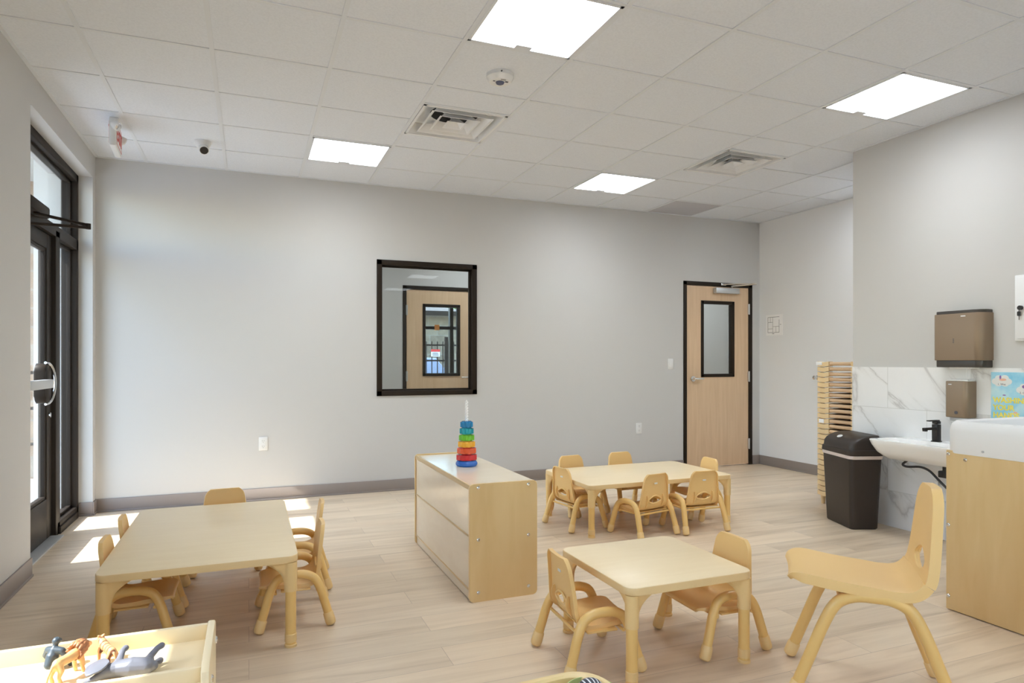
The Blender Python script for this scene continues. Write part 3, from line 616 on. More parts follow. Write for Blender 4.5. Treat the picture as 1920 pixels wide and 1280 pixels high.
# ------------------------------------------------------------------ furniture : toddler chairs
def shell(profile, wfun, n, m, flange, th, end0, end1, dish=0):
    """moulded plate swept along a (y,z) profile, edges turned back; returns closed mesh"""
    P = [Vector((0, a, c)) for a, c in profile]; n = len(P)
    T = [(P[min(i + 1, n - 1)] - P[max(i - 1, 0)]).normalized() for i in range(n)]
    Nn = [Vector((0, t.z, -t.y)) for t in T]                       # points to the sitter's side
    Ls = [0]
    for a, c in zip(P, P[1:]): Ls.append(Ls[-1] + (c - a).length)
    def fl_(i):                                                     # the turned-down edge fades out towards the rounded ends
        d = min(1, Ls[i] / .055) if end0 else 1; return flange * (.45 + .55 * d * d * (3 - 2 * d))
    rows = []
    for i in range(n):
        wd = wfun(Ls[i] / Ls[-1], Ls[i], Ls[-1])
        row = [P[i] + Vector((wd * (2 * k / (m - 1) - 1), 0, 0)) + Nn[i] * dish * (abs(2 * k / (m - 1) - 1) ** 2.5) for k in range(m)]
        fl = fl_(i); row = [row[0] - Nn[i] * fl + Vector((-.002, 0, 0))] + [row[0] - Nn[i] * fl * .25 + Vector((-.001, 0, 0))] + row[0:] + [row[-1] - Nn[i] * fl * .25 + Vector((.001, 0, 0))] + [row[-1] - Nn[i] * fl + Vector((.002, 0, 0))]
        rows.append(row)
    def endrow(row, i, s): return [p - Nn[i] * fl_(i) + T[i] * s * .002 for p in row[2:-2]]
    def pad(r): return [r[0], r[0]] + r + [r[-1], r[-1]]
    if end0: r0 = rows[0]; e = endrow(r0, 0, -1); rows = [[r0[0], r0[0]] + e + [r0[-1], r0[-1]]] + rows
    if end1: r1 = rows[-1]; e = endrow(r1, n - 1, 1); rows = rows + [[r1[0], r1[0]] + e + [r1[-1], r1[-1]]]
    t = bmesh.new(); vs = [[t.verts.new(p) for p in r] for r in rows]
    for a, c in zip(vs, vs[1:]):
        for k in range(len(a) - 1): t.faces.new((a[k], a[k + 1], c[k + 1], c[k]))
    bmesh.ops.remove_doubles(t, verts=t.verts, dist=.0004); bmesh.ops.dissolve_degenerate(t, edges=t.edges, dist=.0002)
    bmesh.ops.recalc_face_normals(t, faces=t.faces)
    me = bpy.data.meshes.new('shell'); t.to_mesh(me); t.free()
    o = bpy.data.objects.new('shell', me); COL.objects.link(o); s = o.modifiers.new('S', 'SOLIDIFY'); s.thickness = th; s.offset = 0; s.use_even_offset = False
    return o
def chair(name, label, k=1.0, big=False, group=None):
    """front is +Y; origin on the floor under the seat centre"""
    t = thing(name, label, 'chair', group=group)
    if not big:
        prof = [(.150, .182), (.142, .189), (.110, .192), (.05, .189), (0, .184), (-.045, .183), (-.078, .192), (-.098, .214), (-.106, .25), (-.113, .32), (-.121, .385), (-.130, .442)]
        jn = 7; hw0, hw1, ht = .132, .135, .102; fl, th, rc = .016, .006, .05; hz, hw, hh = .258, .057, .024
    else:
        prof = [(.268, .422), (.256, .437), (.215, .442), (.11, .428), (0, .418), (-.075, .412), (-.128, .420), (-.164, .455), (-.178, .51), (-.188, .60), (-.196, .69), (-.205, .770)]
        jn = 7; hw0, hw1, ht = .180, .178, .118; fl, th, rc = .032, .008, .085; hz, hw, hh = .508, .080, .040
    full = curve([(0, a, c) for a, c in prof], 6); full = [(p.y, p.z) for p in full]; j = jn * 6
    seatp, backp = full[:j + 1], full[j:]
    def wseat(u, s, Lt): 
        base = hw0 + (hw1 - hw0) * u
        return base - rc + math.sqrt(max(0, rc * rc - max(0, rc - s - .008) ** 2))
    def wback(u, s, Lt):
        base = hw1 + (ht - hw1) * u ** 1.1; e = Lt - s
        return base - rc + math.sqrt(max(0, rc * rc - max(0, rc - e - .008) ** 2))
    so_ = shell(seatp, wseat, 0, 15, fl, th, True, False, .006 * (1.6 if big else 1)); me = evald(so_); b = B(); b.mesh(me); b.out('seat', M['plastic'], t, smooth=50)
    bo = shell(backp, wback, 0, 15, fl * .95, th, False, True, .006)
    # handle hole : lens shape with a peaked top
    hol = [(hw * math.cos(a), (hh * (.8 * math.sin(a) + .35 * math.sin(a) ** 5) if math.sin(a) >= 0 else hh * .85 * math.sin(a))) for a in [2 * PI * q / 32 for q in range(32)]]
    yb = min(backp, key=lambda p: abs(p[1] - hz))[0]
    cb_ = B(); cb_.prism([(x, hz + z) for x, z in hol], yb - .08, yb + .08, XZ); cut = cb_.out('cut', M['plastic'], None, smooth=0)
    md = bo.modifiers.new('H', 'BOOLEAN'); md.object = cut; md.operation = 'DIFFERENCE'; md.solver = 'EXACT'
    me = evald(bo); bpy.data.objects.remove(cut)
    b = B(); b.mesh(me)
    ya = lambda z: min(backp, key=lambda p: abs(p[1] - z))[0]
    ring = [(x * 1.06, ya(hz + z) - .007, hz + z * 1.12) for x, z in hol]; b.tube(ring + [ring[0]], .005 if not big else .007, 8, cap=False)
    for sx_ in (-1, 1):                                            # stiffening ribs on the rear
        zz = [backp[0][1] - .010 + (hz + hh * 1.9 - backp[0][1]) * q / 8 for q in range(9)]
        b.loft([[(sx_ * hw * 1.32 - .003, ya(z) - .002, z), (sx_ * hw * 1.32 + .003, ya(z) - .002, z), (sx_ * hw * 1.32 + .003, ya(z) - .018 * math.sin(PI * min(1, (9 - q) / 8.5)) - .004, z), (sx_ * hw * 1.32 - .003, ya(z) - .018 * math.sin(PI * min(1, (9 - q) / 8.5)) - .004, z)] for q, z in enumerate(zz)])
    b.out('backrest', M['plastic'], t, smooth=50)
    zl = hz + (.118 if not big else .17); s_ = .014 if not big else .018
    lab(B().box(-s_, s_, ya(zl) - .0055, ya(zl) - .003, zl - .005, zl + .005).out('sticker', M['white'], t, smooth=0), 'small white sticker on the rear of the backrest')
    for sx_ in (-1, 1):
        if not big: pts = [(.176, .156, .012), (.170, .130, .10), (.164, .108, .175), (.158, .083, .222), (.155, .045, .242), (.154, 0, .246), (.155, -.045, .242), (.158, -.085, .222), (.164, -.112, .175), (.170, -.135, .10), (.176, -.160, .012)]; r = .0195
        else: pts = [(.180, .262, .012), (.176, .205, .16), (.172, .155, .29), (.169, .115, .36), (.166, .06, .388), (.165, 0, .392), (.166, -.06, .388), (.169, -.115, .36), (.172, -.155, .29), (.176, -.205, .16), (.180, -.262, .012)]; r = .021
        b = B(); b.tube(curve([(sx_ * x, y, z) for x, y, z in pts], 5), r, 16); lf = b.out('leg_frame', M['tube'], t)
        for e in (0, -1):
            p0 = Vector((sx_ * pts[e][0], pts[e][1], 0)); q = Vector((sx_ * pts[1 if e == 0 else -2][0], pts[1 if e == 0 else -2][1], pts[1 if e == 0 else -2][2])); d = (q - Vector((sx_ * pts[e][0], pts[e][1], .012))).normalized()
            b = B(); p = Vector((p0.x, p0.y, .010)); b.tube([p - d * .006, p, p + d * .012, p + d * .050, p + d * .054], [r * .8, r + .0025, r + .0045, r + .0035, r + .001], 16)
            lo = min(v.co.z for v in b.bm.verts)
            for v in b.bm.verts: v.co.z -= lo if v.co.z < .02 else lo * .5
            b.out('foot_boot', M['boot'], lf)
    if not big:
        b = B(); b.tube([(-.160, -.10, .165), (.160, -.10, .165)], .007, 8); b.tube([(-.160, .085, .168), (.160, .085, .168)], .007, 8); b.box(-.158, .158, -.07, .06, .168, .176, .003); b.out('under_frame', M['tube'], t)
    else:
        b = B(); b.box(-.166, .166, -.06, .08, .382, .398, .004); b.tube([(-.167, -.10, .372), (.167, -.10, .372)], .010, 10); b.tube([(-.167, .10, .372), (.167, .10, .372)], .010, 10); b.out('under_frame', M['tube'], t)
    return t
def ang(dx, dy): return math.atan2(dy, dx) - PI / 2                # heading of local +Y
c0 = chair('toddler_chair', 'tan toddler chair on the left side of the small square table', group='chairs at the small square table')
c0.location = (1.300, 2.405, 0); c0.rotation_euler.z = ang(1, -.06)
G1, G2, G3 = 'chairs at the small square table', 'chairs around the far table', 'chairs around the left table'
dup(c0, (1.895, 2.370, 0), ang(-1, .03), 'tan toddler chair on the right side of the square table, seat tucked under', G1)
dup(c0, (2.272, 4.385, 0), ang(.96, .13), 'tan toddler chair at the left end of the far table, paler back to the camera', G2)
dup(c0, (2.620, 4.005, 0), ang(-.20, 1), 'tan toddler chair in front of the far table, left of two', G2)
dup(c0, (3.045, 3.985, 0), ang(.04, 1), 'tan toddler chair in front of the far table, right of two', G2)
dup(c0, (2.500, 4.760, 0), ang(.1, -1), 'tan toddler chair behind the far table, left of two by the back wall', G2)
dup(c0, (2.985, 4.790, 0), ang(.05, -1), 'tan toddler chair behind the far table, right of two by the back wall', G2)
dup(c0, (3.345, 4.355, 0), ang(-1, .12), 'pale tan toddler chair at the right end of the far table near the wooden door', G2)
dup(c0, (-.462, 3.36, 0), ang(1, .0), 'tan toddler chair on the left side of the left table, nearer the camera', G3)
dup(c0, (-.462, 3.80, 0), ang(1, .05), 'tan toddler chair on the left side of the left table, nearer the glass door', G3)
dup(c0, (-.13, 4.28, 0), ang(.05, -1), 'tan toddler chair at the far end of the left table, backrest showing above it', G3)
dup(c0, (.200, 3.335, 0), ang(-1, .02), 'tan toddler chair on the right side of the left table, nearer the camera', G3)
dup(c0, (.250, 3.83, 0), ang(-1, .06), 'tan toddler chair on the right side of the left table, farther, in the sun patch', G3)
cb0 = chair('large_chair', 'larger tan plastic chair facing left in the right foreground by the changing table', big=True)
cb0.location = (2.165, 1.80, 0); cb0.rotation_euler.z = ang(-.73, .683)

# ------------------------------------------------------------------ tables
def table(name, label, x0, x1, y0, y1, h, group=None):
    cx, cy = (x0 + x1) / 2, (y0 + y1) / 2; t = thing(name, label, 'table', (cx, cy, 0), 0, group); hx, hy = (x1 - x0) / 2, (y1 - y0) / 2
    b = B(); b.prism(rrect(-hx, hx, -hy, hy, .045, 8), h - .030, h - .0012, XY, .004); b.out('edge_band', M['band'], None)
    o = [q for q in COL.objects if q.name.startswith('edge_band')][-1]; o.parent = t
    B().prism(rrect(-hx + .002, hx - .002, -hy + .002, hy - .002, .044, 8), h - .003, h, XY, .0012).out('tabletop', M['lam'], t)
    for sx_ in (-1, 1):
        for sy_ in (-1, 1):
            px, py = sx_ * (hx - .030), sy_ * (hy - .030)
            b = B(); b.tube([(px, py, .012), (px, py, h - .04)], .0225, 20); lg = b.out('leg', M['tube'], t)
            b = B(); rings = []; n = 40
            for q in range(13):
                u = q / 12; z = h - .031 - .125 * (1 - u); fl = .085 * u ** 3.2; ring = []
                for k in range(n):
                    a = 2 * PI * k / n
                    def g(c):
                        d = abs((a - c + PI) % (2 * PI) - PI); return math.exp(-(d / .30) ** 2)
                    rr = .0265 + fl * (g(0) + g(PI / 2)); ring.append((px - sx_ * (rr * math.cos(a)), py - sy_ * (rr * math.sin(a)), z))
                rings.append(ring)
            b.loft(rings); b.out('bracket', M['boot'], lg)
            b = B(); b.lathe([(0, 0), (.0255, 0), (.0255, .010), (.021, .014), (.021, .020), (.0245, .022), (.0245, .055), (.0226, .057), (0, .057)], 20, (px, py, 0)); b.out('foot', M['boot'], lg)
    return t
table('toddler_table', 'long low maple-topped toddler table at the left, nearest the glass door', -.560, .198, 2.955, 4.185, .396)
table('toddler_table', 'long low maple-topped toddler table at the back near the wooden door', 2.19, 3.425, 4.010, 4.77, .366)
table('square_toddler_table', 'small square low maple-topped table in the right middle foreground', 1.318, 1.912, 2.108, 2.70, .376)

# ------------------------------------------------------------------ low shelf with its back to the door
def bolt(parent, p, axis):
    b = B(); s = 1 if axis[1] == '+' else -1; b.lathe([(0, 0), (.009, 0), (.009, s * .002), (.006, s * .0045), (0, s * .005)], 14, p, axis[0]); return b.out('bolt', M['chrome'], parent)
t = thing('low_shelf_unit', 'low birch shelf unit in the middle of the room with a stacking toy on top', 'shelf unit', (1.228, 3.765, 0)); hx, hy = .188, .595
def end_panel(y0, y1):
    out = rrect(-hx, hx, 0.0, .602, .022, 5); return B().prism(out, y0, y1, XZ, .003).out('end_panel', M['birch'], t, smooth=20)
e0 = end_panel(-hy, -hy + .018); end_panel(hy - .018, hy)
B().box(-hx + .015, hx - .004, -hy + .018, hy - .018, .578, .5945).out('top', M['birchlam'], t)
b = B(); b.box(-hx + .008, -hx + .014, -hy + .018, hy - .018, .336, .578); b.out('upper_back_panel', M['birchlam'], t, smooth=0)
b = B(); b.box(-hx + .008, -hx + .014, -hy + .018, hy - .018, .062, .330); b.out('lower_back_panel', M['birchlam'], t, smooth=0)
b = B(); b.box(-hx + .004, -hx + .016, -hy + .018, hy - .018, .328, .338, .002); b.box(-hx + .004, -hx + .016, -hy + .018, hy - .018, .054, .064, .002); b.box(-hx + .004, -hx + .014, -hy + .018, hy - .018, .570, .5955, .002); b.out('batten', M['birchedge'], t)
B().box(-hx + .012, -hx + .024, -hy + .018, hy - .018, .004, .056).out('toe_board', M['birchlam'], t, smooth=0)
for z in (.055, .325): B().box(-hx + .016, hx - .01, -hy + .018, hy - .018, z, z + .015).out('shelf', M['birchlam'], t, smooth=0)
for xx in (-.140, .138):
    for z in (.588, .317, .048): bolt(t, (xx, -hy, z - .005 if z > .5 else z), 'Y-')
# stacking spinner toy
t = thing('stacking_ring_toy', 'rainbow stacking toy with a white spiral pole on the low shelf unit', 'toy', (1.228, 3.80, .595))
def petal(n, r, d): return [((r + d * math.cos(n * a)) * math.cos(a), (r + d * math.cos(n * a)) * math.sin(a)) for a in [2 * PI * k / 96 for k in range(96)]]
b = B(); b.lathe([(0, 0), (.058, 0), (.066, .010), (.066, .020), (.056, .034), (.03, .040), (0, .040)], 40); b.out('base', M['toyblue'], t)
for k, (mm, r) in enumerate((('disc6', .064), ('disc5', .060), ('disc4', .054), ('disc3', .049), ('disc2', .0445), ('disc1', .040))):
    z = .038 + k * .0395; b = B(); b.prism(petal(10, r - .003, .003), z, z + .031, XY, .005, 3); b.lathe([(.012, -.004), (.03, -.004), (.03, .036), (.012, .036)], 20, (0, 0, z)); b.out('ring', M[mm], t)
b = B(); rings = []
for k in range(60):
    z = .27 + .13 * k / 59; a0 = k * .42; taper = 1 if k < 56 else (60 - k) / 5
    rings.append([((.0085 + .0018 * math.cos(2 * (2 * PI * q / 20 - a0))) * taper * math.cos(2 * PI * q / 20), (.0085 + .0018 * math.cos(2 * (2 * PI * q / 20 - a0))) * taper * math.sin(2 * PI * q / 20), z) for q in range(20)])
b.loft(rings); b.out('spiral_pole', M['toywhite'], t)

# ------------------------------------------------------------------ low tray shelf with toy animals (bottom left)
t = thing('tray_top_shelf', 'low cream shelf with a raised rim in the bottom left corner holding toy animals', 'shelf unit', (-.62, 1.63, 0))
# x from -1.145 to -.075 ; local x -.525..+.545
TZ = .556
pan = [(-.20, .0), (.135, .0), (.135, .585), (.120, .600), (-.130, .600), (-.145, .590), (-.20, .40)]
for x0, x1 in ((-.525, -.508), (.528, .545)):
    B().prism([(y, z) for y, z in pan], x0, x1, YZ, .004).out('end_panel', M['cream'], t)
B().box(-.508, .528, -.115, .119, TZ - .014, TZ).out('tray_board', M['cream'], t, smooth=0)
B().box(-.508, .528, .119, .133, TZ - .05, .592, .003).out('back_lip', M['cream'], t)
B().box(-.508, .528, -.110, -.097, TZ - .05, .587, .003).out('front_lip', M['cream'], t)
for z in (.06, .30): B().box(-.508, .528, -.19, .125, z, z + .015).out('shelf', M['cream'], t, smooth=0)
B().box(-.508, .528, .121, .128, .06, .51).out('back_panel', M['cream'], t, smooth=0)
for yy, zz in ((.115, .553), (-.085, .548)): bolt(t, (.545, yy, zz), 'X+')
GA = 'toy animals on the tray shelf'
def animal(name, label, cat, loc, rz, me, m, sc=1):
    t = thing(name, label, cat, loc, rz, GA); b = B(); b.mesh(me, Matrix.Diagonal((sc, sc, sc, 1))); b.out('body', m, t, smooth=80); return t
# quadruped facing +Y : built about .1 long
def quad(leg=.036, body=.013, chest=.015, head=.0115, hl=.016, headz=.066, tail=True):
    J = [(0, -.038, .050, body), (0, -.010, .050, body * .98), (0, .022, .053, chest), (0, .036, .062, chest * .8), (0, .046, headz, head), (0, .046 + hl, headz - .006, head * .62)]
    E_ = [(0, 1), (1, 2), (2, 3), (3, 4), (4, 5)]
    for sx_ in (-1, 1):
        n = len(J); J += [(sx_ * .012, .026, .032, .0065), (sx_ * .012, .027, .014, .0048), (sx_ * .012, .030, .004, .0052)]; E_ += [(2, n), (n, n + 1), (n + 1, n + 2)]
        n = len(J); J += [(sx_ * .012, -.040, .034, .0078), (sx_ * .012, -.047, .019, .0045), (sx_ * .012, -.042, .004, .0052)]; E_ += [(0, n), (n, n + 1), (n + 1, n + 2)]
    if tail:
        n = len(J); J += [(0, -.054, .048, .0035), (0, -.066, .030, .0028), (0, -.072, .014, .003)]; E_ += [(0, n), (n, n + 1), (n + 1, n + 2)]
    for sx_ in (-1, 1):
        n = len(J); J += [(sx_ * .008, .042, headz + .012, .0032)]; E_ += [(4, n)]
    return skin(J, E_)
me = quad()
li = animal('toy_lion', 'orange toy lion with a brown mane, seen from behind', 'toy animal', (-.354, 1.650, TZ), ang(.52, .85), me, M['lion'], 1.0)
b = B()
for k in range(26):                                                 # shaggy mane of overlapping locks
    a = 2 * PI * k / 13; ring = k // 13; y = .030 - .010 * ring + .004 * random.random(); r = .013 + .003 * ring
    p = Vector((r * math.sin(a), y, .066 - .004 * ring + r * math.cos(a) * .95)); q = p + Vector((.006 * math.sin(a), -.012, .004 * math.cos(a) - .006))
    b.tube([p + Vector((0, .014, 0)), p, q], [.004, .0075, .002], 8)
b.lathe([(0, 0), (.013, .002), (.017, .012), (.014, .024), (0, .028)], 16, (0, .018, .066), 'Y'); b.out('mane', M['mane'], li, smooth=80)
b = B(); b.lathe([(0, -.006), (.005, 0), (0, .008)], 10, (0, -.0755, .012)); b.out('tail_tuft', M['mane'], li); li.scale = (.82, .82, .82)
me = quad(head=.0105, chest=.0138, body=.0125)
ti = animal('toy_tiger', 'striped orange toy tiger standing behind the grey elephant', 'toy animal', (-.293, 1.688, TZ), ang(-.5, .86), me, M['tiger'], .72)
# gorilla : sitting on knuckles
J = [(0, -.012, .020, .015), (0, .0, .040, .019), (0, .006, .058, .013), (0, .011, .071, .0075), (0, .015, .083, .0125), (0, .027, .080, .0075)]; E_ = [(0, 1), (1, 2), (2, 3), (3, 4), (4, 5)]
for s in (-1, 1):
    n = len(J); J += [(s * .024, .010, .056, .0105), (s * .038, .014, .036, .0085), (s * .036, .026, .018, .008), (s * .034, .034, .006, .0085)]; E_ += [(2, n), (n, n + 1), (n + 1, n + 2), (n + 2, n + 3)]
    n = len(J); J += [(s * .014, .004, .020, .0095), (s * .018, .012, .012, .0065), (s * .018, .018, .004, .006)]; E_ += [(0, n), (n, n + 1), (n + 1, n + 2)]
animal('toy_gorilla', 'dark blue-grey toy gorilla beside the lion', 'toy animal', (-.398, 1.702, TZ), ang(.5, .86), skin(J, E_), M['gorilla'], .70)
# elephant lying on its side, legs pointing away; head to -X
J = [(.035, 0, .024, .023), (.0, 0, .025, .026), (-.035, 0, .024, .021), (-.058, -.008, .022, .018), (-.078, -.024, .016, .0095), (-.094, -.036, .010, .0065), (-.112, -.046, .007, .0048), (-.128, -.052, .006, .004)]
E_ = [(i, i + 1) for i in range(7)]
J.append((.052, 0, .023, .013)); E_.append((0, 8)); J.append((.058, -.004, .020, .004)); E_.append((8, 9))
for x, z, r in ((.034, .012, .0095), (.038, .038, .0095), (-.028, .012, .009), (-.036, .040, .0092)):
    n = len(J); J += [(x, .026, z, r), (x + (.012 if x > 0 else .0), .048, z + (.012 if z > .02 else -.001), r * .85), (x + (.02 if x > 0 else .004), .058, z + (.014 if z > .02 else -.001), r * .95)]; E_ += [(0 if x > 0 else 2, n), (n, n + 1), (n + 1, n + 2)]
el = animal('toy_elephant', 'grey toy elephant lying on its side on the tray shelf', 'toy animal', (-.232, 1.602, TZ), math.radians(-8), skin(J, E_, 1), M['grey'], .80)
b = B(); ear = [(-.040, -.005), (-.050, -.028), (-.074, -.034), (-.084, -.012), (-.076, .012), (-.055, .016)]
b.prism([(p.x, p.y) for p in curve([(a, c, 0) for a, c in ear + [ear[0]]], 4)[:-1]], .034, .038, XY, .0015)
for v in b.bm.verts: v.co.z += -.25 * max(0, -.06 - v.co.x) - .35 * max(0, -.01 - v.co.y)
b.out('ear', M['grey'], el); b = B(); b.tube(curve([(-.072, -.012, .010), (-.088, -.016, .008), (-.100, -.010, .007)], 4), [.0035] * 8 + [.001], 8); b.out('tusk', M['tusk'], el)

# ------------------------------------------------------------------ beige toy bin (bottom centre)
t = thing('toy_bin', 'beige plastic bin with a rounded rim at the bottom centre of the picture', 'bin', (.70, 1.50, 0), math.radians(3))
def rr3(hx, hy, r, z): return [(x, y, z) for x, y in rrect(-hx, hx, -hy, hy, r, 8)]
b = B(); b.loft([rr3(.22, .20, .08, 0), rr3(.24, .22, .085, .02), rr3(.262, .235, .09, .285), rr3(.277, .250, .10, .288), rr3(.280, .253, .102, .294), rr3(.277, .250, .10, .300), rr3(.262, .236, .09, .300), rr3(.254, .228, .088, .294), rr3(.234, .214, .08, .03), rr3(.20, .18, .07, .022)]); b.out('tub', M['bin'], t)
t = thing('green_bowl', 'pale green plastic bowl inside the beige bin', 'bowl', (.905, 1.650, .024))
b = B(); b.lathe([(0, 0), (.04, 0), (.066, .19), (.073, .272), (.070, .272), (.062, .212), (.04, .201), (0, .199)], 36); b.out('bowl', M['lime'], t)
b = B(); b.lathe([(.045 * math.sin(PI * k / 16), -.045 * math.cos(PI * k / 16)) for k in range(17)], 36)
tag(b.out('striped_ball', M['zebra'], loc=(.914, 1.666, .270)), 'black and white striped ball in the bowl in the beige bin', 'ball')

# ------------------------------------------------------------------ changing table (right edge)
t = thing('changing_table', 'birch changing table with a white moulded top at the right edge', 'changing table', (3.60, 1.62, 0)); hx, hy, h = .385, .60, .790
B().box(-hx, -hx + .018, -hy, hy, .004, h, .003).out('side_panel', M['birch'], t); B().box(hx - .018, hx, -hy, hy, .004, h, .003).out('side_panel', M['birch'], t)
B().box(-hx + .018, hx - .018, hy - .02, hy - .002, .004, h - .003).out('back_panel', M['birch'], t, smooth=0); B().box(-hx + .018, hx - .018, -hy + .002, -hy + .02, .06, h - .003).out('door', M['birch'], t, smooth=0)
for yy, zz in ((hy - .006, .770), (hy - .006, .42), (hy - .006, .07), (.505, .752)): bolt(t, (-hx, yy if yy < .55 else hy - .012, zz), 'X-')
b = B(); ro = lambda g, z, r=.075: [(x, y, z) for x, y in rrect(-hx - .006 + g, hx + .006 - g, -hy - .012 + g, hy + .012 - g, r, 8)]
b.loft([ro(.002, h - .012), ro(0, h - .008), ro(0, h + .10), ro(.006, h + .132), ro(.018, h + .146), ro(.034, h + .148), ro(.05, h + .140), ro(.06, h + .10), ro(.07, h + .02), ro(.12, h + .01, .05)]); b.out('moulded_top', M['topper'], t)
b = B(); b.lathe([(0, 0), (.006, 0), (.006, -.002), (0, -.002)], 10, (-hx - .006, .42, h + .012), 'X'); b.out('screw_cover', M['alu'], t)

# ------------------------------------------------------------------ wash basin with tap
t = thing('wash_basin', 'white ceramic wash basin mounted on the marble tiled wall', 'sink', (XR - .010, 3.075, 0))
def bas(x0, hy, z, r, sh=1): return [(x, y, z) for x, y in rrect(x0, 0, -hy, hy, r, 8)]
b = B()
b.loft([bas(-.20, .22, .535, .06), bas(-.27, .275, .548, .08), bas(-.315, .312, .59, .08), bas(-.337, .332, .64, .07), bas(-.345, .338, .672, .06), bas(-.343, .336, .678, .06), bas(-.335, .328, .680, .055)] + [[(x, y, .680) for x, y in rrect(-.315, -.115, -.30, .30, .06, 8)], [(x, y, .665) for x, y in rrect(-.308, -.125, -.29, .29, .06, 8)], [(x, y, .60) for x, y in rrect(-.26, -.15, -.20, .20, .05, 8)]])
b.out('basin', M['ceramic'], t)
b = B(); b.lathe([(0, .60), (.02, .60), (.02, .603), (0, .603)], 16, (-.205, 0, 0)); b.out('drain', M['chrome'], t)
t = thing('basin_tap', 'matt black single lever tap on the white wash basin', 'tap', (XR - .078, 3.085, .680))
b = B(); b.box(-.024, .024, -.024, .024, 0, .006, .002); b.box(-.020, .020, -.020, .020, .006, .118, .003); b.box(-.125, -.01, -.013, .013, .082, .098, .003); b.box(-.125, -.10, -.011, .011, .074, .083, .002); b.out('spout_body', M['blackmetal'], t)
b = B(); b.box(-.019, .019, -.019, .019, .121, .140, .003); b.box(-.085, .019, -.012, .012, .140, .148, .002); b.out('lever', M['blackmetal'], t)
b = B(); b.tube(curve([(-.08, .19, .530), (-.08, .215, .510), (-.08, .236, .488), (-.08, .20, .478), (-.08, .105, .490), (-.08, .04, .475), (-.08, -.01, .437), (-.08, -.047, .405), (-.08, -.085, .375)], 6), .008, 10)
s_ = b.out('supply_hose', M['hose'], None); tag(s_, 'dark flexible supply hose hanging under the wash basin', 'hose'); s_.location = (XR - .010, 3.09, 0)
bx_ = lab(B().box(-.092, -.070, -.032, -.008, .385, .415, .002).out('tag', M['white'], s_, smooth=0), 'white paper tag')
t = thing('drain_pipe', 'white drain pipe with dark fitting under the wash basin, beside the changing table', 'pipe', (XR - .010, 3.09, 0))
b = B(); b.tube([(-.08, -.10, .10), (-.08, -.10, .36)], .017, 14); b.tube([(-.08, -.10, .26), (-.08, -.10, .285)], .024, 14); b.tube(curve([(-.08, -.10, .12), (-.08, -.10, .07), (-.05, -.10, .05), (0.0, -.10, .05)], 4), .017, 12); b.out('pipe', M['pvc'], t)
b = B(); b.tube([(-.15, -.13, .46), (-.15, -.13, .530)], .022, 14); b.box(-.17, -.07, -.16, -.085, .455, .50, .006); b.tube([(-.08, -.10, .36), (-.08, -.10, .46)], .013, 12); b.out('trap_fitting', M['black'], t)

# ------------------------------------------------------------------ waste bin
t = thing('waste_bin', 'dark brown waste bin with a domed lid and pale liner beside the wash basin', 'waste bin', (4.240, 3.655, 0), -math.radians(19.5))
b = B(); 
b.loft([rr3(.098, .178, .03, 0), rr3(.104, .185, .034, .008), rr3(.122, .207, .036, .52), rr3(.119, .204, .036, .52), rr3(.10, .18, .03, .012)]); b.out('body', M['trash'], t)
b = B(); b.loft([rr3(.124, .209, .037, .515), rr3(.128, .212, .037, .522), rr3(.127, .211, .037, .545), rr3(.121, .206, .036, .546)]); b.out('liner', M['pink'], t)
b = B(); rings = [rr3(.129, .216, .04, .540), rr3(.131, .218, .04, .545), rr3(.128, .215, .04, .578), rr3(.122, .209, .04, .582)]
b.loft(rings)
b.loft([rr3(.121, .208, .038, .578), rr3(.120, .205, .04, .596)] + [[(x, y, .596 + .090 * math.sin(PI / 2 * k / 6)) for x, y in rrect(-.120 + .165 * (1 - math.cos(PI / 2 * k / 6)), .120 - .012 * (k / 6) ** 2, -.205 + .02 * (k / 6) ** 2, .205 - .02 * (k / 6) ** 2, .034, 8)] for k in range(1, 7)])
ld = b.out('lid', M['trash'], t, smooth=40)
b = B(); b.lathe([(0, 0), (1, 0), (1, .002), (0, .002)], 24)
for v in b.bm.verts: v.co.x *= .018; v.co.y *= .028
lab(b.out('sticker', M['white'], ld, loc=(-.0725, .03, .6605), rot=(0, math.radians(-28.5), 0)), 'oval white sticker')

# ------------------------------------------------------------------ stack of cots
pitch = 1.157 / 26; cx0, cx1, cy0, cy1 = 4.59, 5.55, 3.845, 4.303
def cot(z0, label):
    t = thing('stacking_cot', label, 'cot', (cx0, cy1, z0), 0, 'stack of toddler cots in the alcove')
    W, Ln = cy1 - cy0, cx1 - cx0
    for a in (0, 1):
        for e in (0, 1):
            b = B(); pts = []; yy0 = -.118
            for k in range(9): 
                u = k / 8; pts.append((yy0 + .118 * u, pitch * .91 + .0035 * math.cos(2 * PI * u)))
            low = [(y, z - pitch * .84) for y, z in pts][::-1]; outl = pts + low
            b.prism(outl, 0, .05, YZ, .0015)
            mt = Matrix.Identity(4)
            for v in b.bm.verts:
                if e: v.co.y = -W - v.co.y
                if a: v.co.x = Ln - v.co.x
            b.out('corner_post', M['cotpost'], t)
    for a in (.022, Ln - .022): B().tube([(a, -.112, pitch * .56), (a, -W + .112, pitch * .56)], .0150, 12).out('end_rail', M['cottube'], t)
    for y in (-.02, -W + .02): B().tube([(.045, y, pitch * .55), (Ln - .045, y, pitch * .55)], .0115, 10).out('side_rail', M['cottube'], t)
    B().box(.075, Ln - .075, -W + .03, -.03, pitch * .28, pitch * .34).out('canvas', M['canvas'], t, smooth=0)
    return t
ordw = ['lowest', 'second', 'third', 'fourth', 'fifth', 'sixth', 'seventh', 'eighth', 'ninth', 'tenth', 'eleventh', 'twelfth', 'thirteenth']
ck = None
